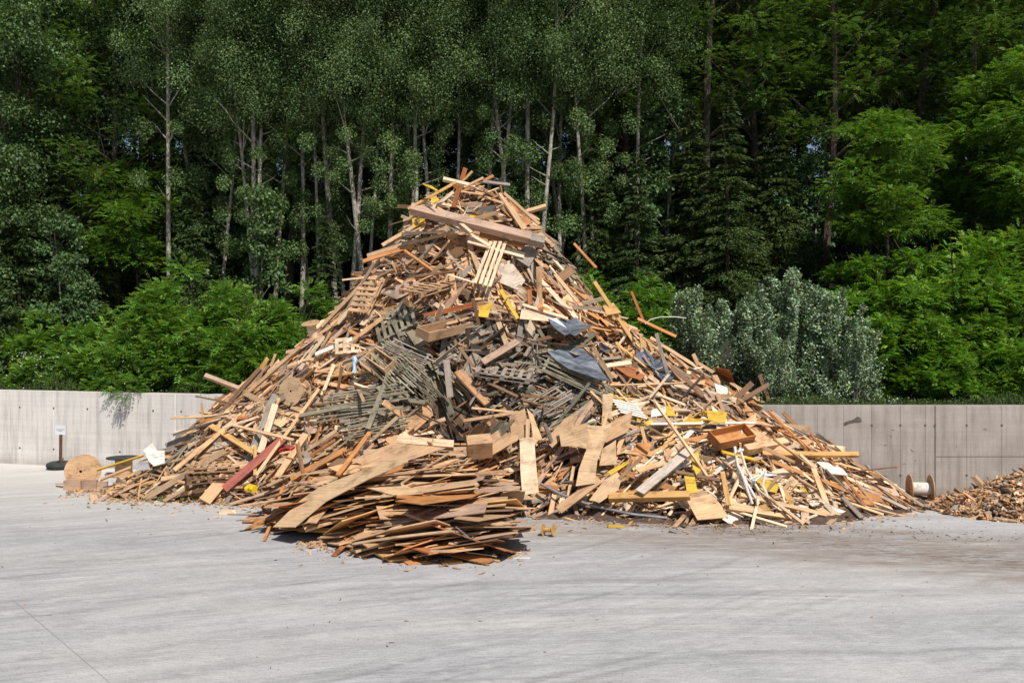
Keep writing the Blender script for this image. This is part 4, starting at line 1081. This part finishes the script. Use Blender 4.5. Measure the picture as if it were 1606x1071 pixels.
def simple_leaves(cent, rad, per, size, droop=.5, flat=1.0, tint=.16, aspect=.75):
    """leaves in clumps round the points cent"""
    n = len(cent) * per; c = np.repeat(cent, per, 0); r = np.repeat(rad, per)[:, None]
    u = unit(RNG.normal(0, 1, (n, 3))); q = RNG.random((n, 1)) ** .45
    P = c + u * r * q * np.array([1, 1, flat])
    D = unit(u * .6 + RNG.normal(0, .7, (n, 3)) + np.array([0, 0, -droop])); N = unit(RNG.normal(0, .36, (n, 3)) + u * .55 + np.array([0, -.15, .6]))
    s = size * RNG.uniform(.65, 1.3, n); ct = np.repeat(np.clip(RNG.normal(1, .26, (len(cent), 1)), .6, 1.5), per, 0)
    return P, D, N, s, s * aspect, tints(n, tint) * ct
def frond_leaves(base, D, length, pairs, leaflet, droop=.35, tint=.2):
    """pinnate fronds: base (m,3), D (m,3) direction, leaflets in pairs"""
    m = len(base); D = unit(D); up = np.tile(np.array([[0, 0, 1.]]), (m, 1)) + RNG.normal(0, .25, (m, 3))
    S = unit(np.cross(D, up)); U = np.cross(S, D)
    Cs = []; Ds = []; Ns = []; Ls = []; Ts = []; tt = tints(m, tint)
    for k in range(pairs):
        t = (k + .6) / pairs
        pos = base + D * (length * t)[:, None] + np.array([0, 0, -1]) * (droop * length * t * t)[:, None]
        for s in (-1, 1):
            Cs.append(pos); Ds.append(S * s * .8 + D * .55 - U * .15 + RNG.normal(0, .12, (m, 3))); Ns.append(U + RNG.normal(0, .2, (m, 3)))
            Ls.append(np.full(m, leaflet) * (1.15 - .5 * abs(t - .4)) * RNG.uniform(.8, 1.2, m)); Ts.append(tt * RNG.uniform(.85, 1.15, (m, 1)))
    L = np.concatenate(Ls)
    return np.vstack(Cs), np.vstack(Ds), np.vstack(Ns), L, L * .42, np.vstack(Ts)
def frond_clumps(cent, rad, per, length, pairs, leaflet, flat=.55, tint=.2, up=.25):
    n = len(cent) * per; c = np.repeat(cent, per, 0); r = np.repeat(rad, per)[:, None]
    u = unit(RNG.normal(0, 1, (n, 3)) * np.array([1, 1, .8])); q = RNG.random((n, 1)) ** .5
    B = c + u * r * q * np.array([1, 1, flat]); D = u * np.array([1, 1, .5]) + np.array([0, 0, up]) + RNG.normal(0, .25, (n, 3))
    return frond_leaves(B, D, length * RNG.uniform(.7, 1.25, n), pairs, leaflet, tint=tint)
def cat(*parts): return [np.concatenate([p[i] for p in parts]) for i in range(6)]

def trunk_mb(mb, H, r0, lean, rnd, limbs, top=.92):
    pts = []; rr = []; ph = rnd.uniform(0, 6.3)
    for k in range(10):
        t = k / 9 * top
        pts.append(Vector((lean[0] * t * H + .028 * H * math.sin(ph + t * 6) * t, lean[1] * t * H + .015 * H * math.cos(ph * 2 + t * 4) * t, t * H - (.3 if k == 0 else 0)))); rr.append(r0 * (1 - .86 * t) * (1.35 if k == 0 else 1))
    tube(mb, pts, rr, sides=8)
    for (z, a, l, rise) in limbs:
        t = z / H / top * 9; k = min(8, int(t)); p = pts[k].lerp(pts[k + 1], t - k); r = r0 * (1 - .86 * z / H) * .45
        d = Vector((math.cos(a), math.sin(a), rise)); q = [p]
        for s in range(1, 5): q.append(p + d * l * s / 4 + Vector((rnd.uniform(-.08, .08), rnd.uniform(-.08, .08), .05 * s * s * .25)) * l * .4)
        tube(mb, q, [r, r * .8, r * .6, r * .4, r * .15], sides=5)
    return pts

PROTO = {}
def make_proto(key, kind, H, seed):
    rnd = random.Random(seed); global RNG; RNG = np.random.default_rng(seed)
    mb = MB(); bark = M['bark_pale']; lean = (rnd.uniform(-.08, .08) if kind != 'poplar' else (seed % 2 * 2 - 1) * rnd.uniform(.02, .15), rnd.uniform(-.03, .03))
    if kind == 'poplar':
        z0 = H * .47; limbs = [(rnd.uniform(z0 * .8, H * .85), rnd.uniform(0, 6.3), rnd.uniform(.6, 1.7), rnd.uniform(.3, 1.8)) for _ in range(18)]
        limbs += [(rnd.uniform(H * .25, z0), rnd.uniform(0, 6.3), rnd.uniform(.6, 1.4), .3) for _ in range(4)]
        pts = trunk_mb(mb, H, H * rnd.uniform(.0042, .0066), lean, rnd, limbs)
        n = 125; z = RNG.uniform(z0, H * 1.02, n) ; t = (z - z0) / (H - z0); w = 2.6 * np.sqrt(np.clip(1 - (2 * t - .9) ** 2 * .75, .08, 1)) * H / 20
        a = RNG.uniform(0, 2 * PI, n); r = w * np.sqrt(RNG.random(n)); cent = np.stack([r * np.cos(a) + lean[0] * z, r * np.sin(a) + lean[1] * z, z], 1)
        m2 = 11; z2 = RNG.uniform(H * .2, z0, m2); a2 = RNG.uniform(0, 6.3, m2); c2 = np.stack([1.2 * np.cos(a2) + lean[0] * z2, 1.2 * np.sin(a2) + lean[1] * z2, z2], 1)
        cent = np.vstack([cent, c2]); rad = np.concatenate([RNG.uniform(.45, .95, n), RNG.uniform(.3, .5, m2)])
        lv = simple_leaves(cent, rad, 370, .080, droop=.6); mat = M['f_poplar']
    elif kind == 'locust':
        bark = M['bark_dark']; z0 = H * .35; limbs = [(rnd.uniform(z0 * .7, H * .85), rnd.uniform(0, 6.3), rnd.uniform(2, 3.6), rnd.uniform(.3, .9)) for _ in range(18)]
        trunk_mb(mb, H, H * .0105, lean, rnd, limbs)
        n = 85; z = RNG.uniform(z0, H, n); t = (z - z0) / (H - z0); w = 3.3 * np.sqrt(np.clip(1 - (2 * t - .9) ** 2 * .8, .1, 1)) * H / 20
        a = RNG.uniform(0, 2 * PI, n); r = w * RNG.random(n) ** .4; cent = np.stack([r * np.cos(a) + lean[0] * z, r * np.sin(a) + lean[1] * z, z], 1)
        lv = frond_clumps(cent, RNG.uniform(.6, 1.15, n), 52, .34, 5, .10, flat=.38); mat = M['f_locust']
    elif kind == 'young':
        bark = M['bark_dark']; z0 = H * .5; limbs = [(rnd.uniform(z0 * .6, H * .8), rnd.uniform(0, 6.3), rnd.uniform(1, 1.9), rnd.uniform(.5, 1.1)) for _ in range(10)]
        trunk_mb(mb, H, H * .011, (lean[0] * 2, lean[1]), rnd, limbs)
        n = 52; z = RNG.uniform(z0, H, n); t = (z - z0) / (H - z0); w = 2.35 * np.sqrt(np.clip(1 - (2 * t - .8) ** 2 * .75, .1, 1)) * H / 9
        a = RNG.uniform(0, 2 * PI, n); r = w * RNG.random(n) ** .45; cent = np.stack([r * np.cos(a) + lean[0] * 2 * z, r * np.sin(a) + lean[1] * z, z], 1)
        lv = frond_clumps(cent, RNG.uniform(.4, .85, n), 70, .32, 5, .11, flat=.42); mat = M['f_young']
    elif kind == 'broad':
        bark = M['bark_dark']; z0 = H * .22; limbs = [(rnd.uniform(z0, H * .85), rnd.uniform(0, 6.3), rnd.uniform(1.6, 3), rnd.uniform(.4, .9)) for _ in range(16)]
        trunk_mb(mb, H, H * .011, lean, rnd, limbs)
        n = 110; z = RNG.uniform(z0, H, n); t = (z - z0) / (H - z0); w = 3.0 * np.sqrt(np.clip(1 - (2 * t - .85) ** 2 * .85, .08, 1)) * H / 18
        a = RNG.uniform(0, 2 * PI, n); r = w * RNG.random(n) ** .4; cent = np.stack([r * np.cos(a) + lean[0] * z, r * np.sin(a) + lean[1] * z, z], 1)
        lv = simple_leaves(cent, RNG.uniform(.55, 1.1, n), 340, .112, droop=.35, flat=.6); mat = M['f_dark']
    elif kind == 'sapling':
        z0 = H * .12; limbs = [(rnd.uniform(z0, H * .9), rnd.uniform(0, 6.3), rnd.uniform(.5, 1.2), rnd.uniform(.4, .9)) for _ in range(12)]
        trunk_mb(mb, H, .05, lean, rnd, limbs)
        n = 46; z = RNG.uniform(z0, H, n); t = z / H; w = 1.25 * np.sqrt(np.clip(1.1 - t, .1, 1)); a = RNG.uniform(0, 6.3, n); r = w * np.sqrt(RNG.random(n))
        cent = np.stack([r * np.cos(a), r * np.sin(a), z], 1); lv = simple_leaves(cent, RNG.uniform(.3, .65, n), 150, .13, droop=.4, flat=.55); mat = M['f_dark']
    elif kind == 'spruce':
        bark = M['bark_dark']; trunk_mb(mb, H, H * .012, (0, 0), rnd, [], top=1.0)
        Cs = []; Ds = []
        z = .6
        while z < H * .98:
            w = (1 - z / H) * H * .24 + .15; nb = 7
            for k in range(nb):
                a = RNG.uniform(0, 6.3); zb = z; z = zb + RNG.uniform(-.2, .2); m = int((30 + 60 * w) * RNG.uniform(.5, 1.3)); w0 = w; w = w * RNG.uniform(.7, 1.15); s = RNG.random(m) ** .8; side = RNG.uniform(-1, 1, m) * (.08 + .26 * (1 - s)) * w * .9
                dx, dy = math.cos(a), math.sin(a)
                P = np.stack([dx * s * w - dy * side, dy * s * w + dx * side, z - s * s * w * .28 + s * w * .08 - RNG.uniform(0, .22, m) * w * .4], 1)
                Cs.append(P); Ds.append(np.stack([dx + -dy * np.sign(side) * .8 + RNG.normal(0, .2, m), dy + dx * np.sign(side) * .8 + RNG.normal(0, .2, m), RNG.normal(-.35, .25, m)], 1)); z = zb; w = w0
            z += RNG.uniform(.16, .42)
        C = np.vstack(Cs); D = np.vstack(Ds); n = len(C); lv = (C, D, RNG.normal(0, .5, (n, 3)) + np.array([0, 0, .8]), RNG.uniform(.16, .3, n), RNG.uniform(.035, .06, n), tints(n, .25)); mat = M['f_spruce']
    elif kind in ('sumac', 'bright'):
        bark = M['bark_dark']; W = H * .62
        stems = 9
        for k in range(stems):
            a = rnd.uniform(0, 6.3); r = rnd.uniform(.2, .8) * W; tube(mb, [(0, 0, -.2), (r * .3 * math.cos(a), r * .3 * math.sin(a), H * .4), (r * math.cos(a), r * math.sin(a), H * rnd.uniform(.7, .9))], [.05, .035, .01], sides=5)
        n = 90; a = RNG.uniform(0, 6.3, n); e = np.arcsin(RNG.uniform(0, 1, n)); q = RNG.uniform(.55, 1.0, n) * (1 + .16 * np.sin(a * 3 + seed))
        cent = np.stack([W * q * np.cos(e) * np.cos(a), W * q * np.cos(e) * np.sin(a), H * (.08 + .88 * q * np.sin(e)) * RNG.uniform(.85, 1.05, n)], 1)
        lv = frond_clumps(cent, RNG.uniform(.28, .6, n), 62, .34, 6, .105, flat=.7, up=.45, tint=.22); mat = M['f_sumac'] if kind == 'sumac' else M['f_bright']
    elif kind == 'silver':
        W = H * .5
        n = 42; a = RNG.uniform(0, 6.3, n); q = np.sqrt(RNG.random(n)); zt = RNG.uniform(0.02, 1, n); sh = np.sqrt(np.clip(1.05 - zt, .05, 1))
        cent = np.stack([W * q * sh * np.cos(a), W * q * sh * np.sin(a), H * zt * (1 - .12 * q)], 1); rad = RNG.uniform(.16, .42, n)
        lead = []
        for k in range(16):
            aa = rnd.uniform(0, 6.3); r = rnd.uniform(0, .8) * W; hh = H * (1.02 - .28 * (r / W) ** 2 + rnd.uniform(-.12, .14))
            tube(mb, [(0, 0, -.2), (r * .5 * math.cos(aa), r * .5 * math.sin(aa), hh * .5), (r * math.cos(aa), r * math.sin(aa), hh)], [.03, .02, .006], sides=5)
            for s in np.linspace(.35, 1, 9): lead.append((r * s * math.cos(aa), r * s * math.sin(aa), hh * s))
        cent = np.vstack([cent, np.array(lead)]); rad = np.concatenate([rad, RNG.uniform(.1, .2, len(lead))])
        C, D, N, L, W_, T = simple_leaves(cent, rad, 100, .075, droop=-.1, flat=1.2, aspect=.8)
        wmask = RNG.random(len(C)); T = T * np.where(wmask < .3, 1.65, np.where(wmask < .7, .9, .42))[:, None]
        T[:, 1] *= np.where(wmask < .38, .96, 1.05); T[:, 2] *= np.where(wmask < .38, 1.12, .7)
        lv = (C, D, N, L, W_, T); mat = M['f_silver']
    PROTO[key] = (mb.mesh('trunk' if kind not in ('sumac', 'bright', 'silver') else 'stems', bark), leaf_mesh('crown', *lv, mat), H)

for i in range(6): make_proto('poplar%d' % i, 'poplar', (21, 23, 19, 20, 22, 18)[i], 100 + i)
for i in range(3): make_proto('locust%d' % i, 'locust', (20, 22, 17)[i], 200 + i)
for i in range(2): make_proto('young%d' % i, 'young', (9, 7.5)[i], 250 + i)
for i in range(2): make_proto('broad%d' % i, 'broad', (19, 16)[i], 300 + i)
for i in range(2): make_proto('sapling%d' % i, 'sapling', (6.5, 5)[i], 400 + i)
for i in range(2): make_proto('spruce%d' % i, 'spruce', (9, 13)[i], 500 + i)
for i in range(2): make_proto('sumac%d' % i, 'sumac', (3.9, 3.0)[i], 600 + i)
for i in range(2): make_proto('bright%d' % i, 'bright', (4.8, 3.8)[i], 700 + i)
for i in range(2): make_proto('silver%d' % i, 'silver', (3.4, 2.8)[i], 800 + i)

def plant(key, X, Y, scale, label, cat_, group, name, rz=None, sz=None):
    tm, cm, H = PROTO[key]; z = bank(X, Y) - .1
    root = empty(name, (X, Y, z), label, cat_, group, (0, 0, random.uniform(0, 6.3) if rz is None else rz)); root.scale = (scale, scale, scale * (sz or 1))
    for nm, me in (('trunk' if 'trunk' in tm.name else 'stems', tm), ('crown' if cat_ != 'shrub' else 'foliage', cm)):
        o = bpy.data.objects.new(nm, me); COL.objects.link(o); o.parent = root
    return root
def hpos(px):
    return ('at the left edge' if px < 110 else 'left of the heap' if px < 330 else 'above the left flank of the heap' if px < 560 else 'left of the peak' if px < 700 else
            'behind the peak' if px < 800 else 'just right of the peak' if px < 920 else 'above the black sheets' if px < 1070 else 'above the silver bushes' if px < 1340 else 'near the right edge')
def tree(key, px, Y, scale, row):
    X = (px - CX) / F * Y
    kind = key[:-1]
    nm = dict(poplar='poplar_tree', locust='locust_tree', young='young_locust_tree', broad='broadleaf_tree', sapling='sapling', spruce='spruce_tree')[kind]
    desc = dict(poplar='slender pale-trunked tree', locust='brown-trunked feathery tree', young='young bright green feathery tree', broad='dense dark-leaved tree', sapling='young leafy sapling', spruce='dark conifer with drooping boughs')[kind]
    rw_ = dict(f='front row', m='middle of the wood', b='deep in the wood')[row]
    plant(key, X, Y, scale, desc + ' ' + hpos(px) + ', ' + rw_, 'tree', 'trees of the wood', nm)

random.seed(21)
for px, Y, k, s in ((395, 37.5, 0, 1.0), (420, 40, 2, 1.05), (268, 39, 1, .95), (340, 41, 0, .95), (530, 38.5, 1, .95), (556, 41, 0, 1), (600, 39.5, 2, 1.1), (632, 42, 1, 1), (655, 39, 0, 1), (690, 42, 2, 1.1),
                    (735, 40, 1, .95), (768, 43, 0, 1.05), (832, 38.5, 0, 1.05), (852, 39.5, 2, 1.15), (905, 42, 1, 1), (935, 40.5, 0, .95), (480, 43, 1, 1), (1045, 44, 2, 1.1), (560, 46, 2, 1.1), (800, 47, 1, 1), (408, 38.8, 1, .8), (445, 41.5, 2, .9), (500, 39, 0, .78), (515, 40.5, 2, .95), (575, 38.2, 2, .85), (618, 40.8, 0, .85), (668, 40.5, 1, .8), (712, 38.6, 2, .9), (722, 41.5, 0, .9), (752, 39, 1, .82), (790, 40.5, 2, .9), (868, 41, 0, .85), (890, 39.4, 1, .8), (1000, 40, 2, .95), (345, 38.8, 2, .9), (470, 37.8, 3, .9), (492, 40, 4, .9), (540, 37.6, 5, .95), (548, 39.8, 3, .95), (585, 37.4, 4, .85), (608, 38.3, 5, 1), (645, 37.6, 3, .9), (662, 38.6, 4, .9), (683, 37.6, 5, 1.0), (745, 38, 3, .9), (815, 38, 4, .88), (845, 37.4, 5, 1.05), (880, 38, 3, .88), (920, 38, 5, .95), (400, 36.8, 4, .9), (430, 38.4, 5, 1)):
    tree('poplar%d' % (k if random.random() < .5 else (k + 3) % 6), px, Y, s, 'f')
for px, Y, k, s in ((1390, 33.8, 0, .93), (1415, 35.5, 1, 1.0), (1545, 36, 0, 1.0), (1608, 34, 0, 1.12), (1655, 34, 1, 1.2), (215, 39.5, 1, 1.0)):
    tree('young%d' % k, px, Y, s, 'f')
for px, Y, k, s in ((990, 41, 0, .95), (1100, 40, 1, .95), (1195, 41, 0, 1.0), (1290, 39, 2, 1.1), (1350, 42, 1, 1.0), (1430, 40, 0, 1), (1520, 38.5, 1, .95), (1600, 37, 2, 1.0), (1560, 42, 0, 1.05),
                    (185, 40, 2, .9), (1240, 45, 1, 1), (1060, 47, 0, 1), (1480, 46, 2, 1.2), (1670, 40, 1, 1), (450, 39.5, 2, .85)):
    tree('locust%d' % k, px, Y, s, 'f')
for px, Y, k, s in ((25, 39, 0, 1.05), (95, 41, 1, 1.15), (150, 43, 0, 1.1), (230, 42, 1, 1.2), (310, 44, 0, 1.1), (-40, 38, 1, 1.1), (60, 46, 0, 1.1), (1150, 44, 0, 1.0), (1330, 46, 1, 1.1), (970, 45, 1, 1.1), (400, 45, 1, 1.1), (1650, 44, 0, 1)):
    tree('broad%d' % k, px, Y, s, 'f' if Y < 42 else 'm')
for px, Y, k, s in ((30, 37.5, 0, .95), (150, 38.5, 0, .8), (90, 39, 1, .75), (1000, 36.5, 0, .75), (1140, 37.5, 1, .7), (1085, 38.5, 0, .9), (1215, 39, 1, .65), (510, 36.5, 0, .62), (300, 38.5, 0, .8), (935, 38, 0, .8)):
    tree('spruce%d' % k, px, Y, s, 'f')
for i in range(64):
    px = -20 + i * 26.5 + random.uniform(-20, 20); Y = random.uniform(36.5, 50)
    if 470 < px < 930: Y = random.uniform(41, 52)
    tree('sapling%d' % random.randrange(2), px, Y, random.uniform(.8, 1.25), 'f' if Y < 40 else 'm')
i = 0
for Y0, step in ((50, 95), (55, 85), (61, 75), (67, 68)):
    px = -60 + random.uniform(0, 50)
    while px < 1680:
        if 570 < px < 655 and Y0 > 45: px += step * .5; continue
        kind = random.choice(('poplar0', 'poplar1', 'locust0', 'broad0', 'broad1', 'locust1') if px < 950 else ('locust0', 'locust1', 'broad0', 'locust2', 'broad1'))
        tree(kind, px, Y0 + random.uniform(-2, 2), random.uniform(1.0, 1.25), 'b' if Y0 > 54 else 'm'); px += step * random.uniform(.8, 1.2)
# the wood and the shrubs go on beyond both sides of the frame
for sgn in (-1, 1):
    for i in range(14):
        px = 803 + sgn * (930 + i % 7 * 115 + random.uniform(-30, 30)); Y = (44 if i < 7 else 56) + random.uniform(-4, 4)
        tree(random.choice(('poplar0', 'locust1', 'broad0', 'broad1', 'locust0')), px, Y, random.uniform(.95, 1.2), 'm')
# shrubs on the bank behind the wall
def shrub(key, px, Y, s, label, group, name='shrub', sz=1):
    plant(key, (px - CX) / F * Y, Y, s, label, 'shrub', group, name, sz=sz)
G1 = 'bright green shrubs behind the left wall'
for a in (('sumac0', 262, 35.2, 1.0, 'bushy bright green shrub behind the left wall, left of the tallest one'), ('sumac0', 330, 35.0, 1.18, 'tallest bright green shrub behind the left wall'),
          ('sumac1', 405, 34.2, 1.25, 'bright green shrub behind the left wall at the edge of the heap'), ('sumac0', 455, 34.6, .95, 'bright green shrub half hidden by the heap left flank'),
          ('sumac1', 130, 36.3, .98, 'bright green shrub over the rusty post'), ('sumac1', 75, 37, .95, 'low bright green shrub near the left edge')):
    shrub(*a, G1)
G2 = 'silver leaved bushes behind the right wall'
for a in (('silver0', 1085, 30.6, .95, 'silver leaved bush rising by the right edge of the heap'), ('silver1', 1180, 30.4, 1.0, 'silver leaved bush in the middle of its row'),
          ('silver0', 1235, 30.6, 1.04, 'tallest silver leaved bush'), ('silver0', 1290, 30.3, .95, 'silver leaved bush right of the tallest one'), ('silver1', 1340, 30.0, .85, 'lowest silver leaved bush at the right end of its row'), ('silver1', 1210, 29.4, .7, 'small silver leaved bush close to the wall')):
    shrub(*a, G2)
G3 = 'bright green bushes behind the right wall'
for a in (('bright0', 1500, 32.6, 1.12, 'large bright green bush behind the right wall'), ('bright0', 1590, 32.8, 1.12, 'largest bright green bush at the right edge'), ('bright1', 1425, 32.0, 1.0, 'bright green bush beside the silver ones'),
          ('bright1', 1545, 30.9, .8, 'bright green bush close behind the right wall'), ('bright1', 1380, 33.5, 1.1, 'bright green bush behind the silver ones'), ('bright1', 1470, 30.6, .6, 'low bright green bush close to the right wall'), ('bright0', 1680, 32, 1, 'bright green bush cut by the right edge')):
    shrub(*a, G3)
for a in (('sumac1', 1010, 34.5, .9, 'green shrub above the right edge of the heap'), ('sumac1', 640, 36, .9, 'green shrub behind the upper left of the heap'), ('sumac1', 900, 36, .9, 'green shrub behind the upper right of the heap')):
    shrub(*a, 'green shrubs behind the heap')

# weeds and grass along the wall top
RNG = np.random.default_rng(5)
n = 15000; X = RNG.uniform(-24, 22, n); k = RNG.random(n) ** 1.6 * 3.0 + .38
Yw = np.where(X < 6.42, 34.1 - .29 * (X + 17.54), 27.15); Y = Yw + k
ok = (X < -6) | (X > 5.5); X, Y, k = X[ok], Y[ok], k[ok]; n = len(X)
Cn = np.stack([X, Y, np.full(n, 2.36)], 1); hgt = RNG.uniform(.12, .38, n) * np.where(X > 0, .6, 1) * (1 + .9 * np.sin(X * 1.7) * np.sin(X * .63 + 2)) 
lv1 = (Cn, RNG.normal(0, .3, (n, 3)) + np.array([0, 0, 1]), RNG.normal(0, 1, (n, 3)), np.clip(hgt, .1, 1) * 1.25, RNG.uniform(.012, .03, n), tints(n, .3))
m = 26000; idx = RNG.integers(0, n, m); zz = RNG.random(m) * np.clip(hgt[idx], .1, .8) * 1.3
lv2 = (Cn[idx] + np.stack([RNG.normal(0, .06, m), RNG.normal(0, .06, m), zz], 1), RNG.normal(0, 1, (m, 3)) + np.array([0, 0, .4]), RNG.normal(0, .5, (m, 3)) + np.array([0, 0, 1]), RNG.uniform(.04, .10, m), RNG.uniform(.02, .05, m), tints(m, .3))
me = leaf_mesh('undergrowth', *cat(lv1, lv2), M['f_weed']); o = bpy.data.objects.new('undergrowth', me); COL.objects.link(o)
tag(o, 'weeds and tall grass growing along the top of the concrete walls', 'weeds', kind='stuff')
# white blossoms at the left
m = 700; fx = RNG.choice([-17.2, -16.6, -15.9, -12.6, -12.2, -11.6], m) + RNG.normal(0, .35, m); fy = 34.1 - .29 * (fx + 17.54) + 1.2 + RNG.normal(0, .4, m)
lvf = (np.stack([fx, fy, 2.5 + RNG.random(m) ** .7 * 1.3], 1), RNG.normal(0, 1, (m, 3)), RNG.normal(0, 1, (m, 3)), RNG.uniform(.03, .06, m), RNG.uniform(.03, .05, m), np.ones((m, 3)))
fm = foliage_material('white_petals', (.6, .6, .55), trans=.1)
me = leaf_mesh('wild_flowers', *lvf, fm); o = bpy.data.objects.new('wild_flowers', me); COL.objects.link(o)
tag(o, 'small white wild flowers among the weeds behind the left wall', 'flowers', kind='stuff')
# torn leafy twigs lying at the left foot
g = on_ground(275, 784); m = 420
lvt = (np.stack([g.x + RNG.normal(0, .38, m), g.y + RNG.normal(0, .12, m), RNG.uniform(.02, .14, m)], 1), RNG.normal(0, 1, (m, 3)) * np.array([1, 1, .3]), RNG.normal(0, .4, (m, 3)) + np.array([0, 0, 1]), RNG.uniform(.06, .12, m), RNG.uniform(.03, .06, m), tints(m, .3) * 1.5)
me = leaf_mesh('leaf_litter', *lvt, M['f_weed']); o = bpy.data.objects.new('leaf_litter', me); COL.objects.link(o)
tag(o, 'green torn leaves lying on the concrete at the left foot of the heap', 'leaves', kind='stuff')

# ------------------------------------------------------------------ light, sky, camera
EL, AZ = R(54), R(62)      # sun height; AZ: towards the viewer from +X
sd = Vector((math.cos(EL) * math.cos(AZ), -math.cos(EL) * math.sin(AZ), math.sin(EL)))
sun = bpy.data.lights.new('sun', 'SUN'); sun.energy = 4.8; sun.angle = R(.5); sun.color = (1, .95, .87)
so = bpy.data.objects.new('sun', sun); COL.objects.link(so); so.rotation_euler = sd.to_track_quat('Z', 'Y').to_euler()
w = bpy.data.worlds.new('World'); SC.world = w; w.use_nodes = True; nt = w.node_tree; nt.nodes.clear()
sk = nt.nodes.new('ShaderNodeTexSky'); sk.sky_type = 'NISHITA'; sk.sun_disc = False; sk.sun_elevation = EL
sk.sun_rotation = math.atan2(sd.x, sd.y)
bg = nt.nodes.new('ShaderNodeBackground'); bg.inputs[1].default_value = .075; ow = nt.nodes.new('ShaderNodeOutputWorld')
nt.links.new(sk.outputs[0], bg.inputs[0]); nt.links.new(bg.outputs[0], ow.inputs[0])
cam = bpy.data.cameras.new('camera'); co = bpy.data.objects.new('camera', cam); COL.objects.link(co)
co.location = CAM; co.rotation_euler = (R(90), 0, 0); cam.sensor_width = 36; cam.lens = F / 1606 * 36; cam.shift_y = -(535.5 - HY) / 1606
cam.clip_end = 2000; SC.camera = co
SC.view_settings.view_transform = 'Standard'; SC.view_settings.look = 'None'; SC.view_settings.gamma = 1; SC.view_settings.exposure = .12
SC.cycles.max_bounces = 6; SC.cycles.diffuse_bounces = 3; SC.cycles.transmission_bounces = 3; SC.cycles.glossy_bounces = 2
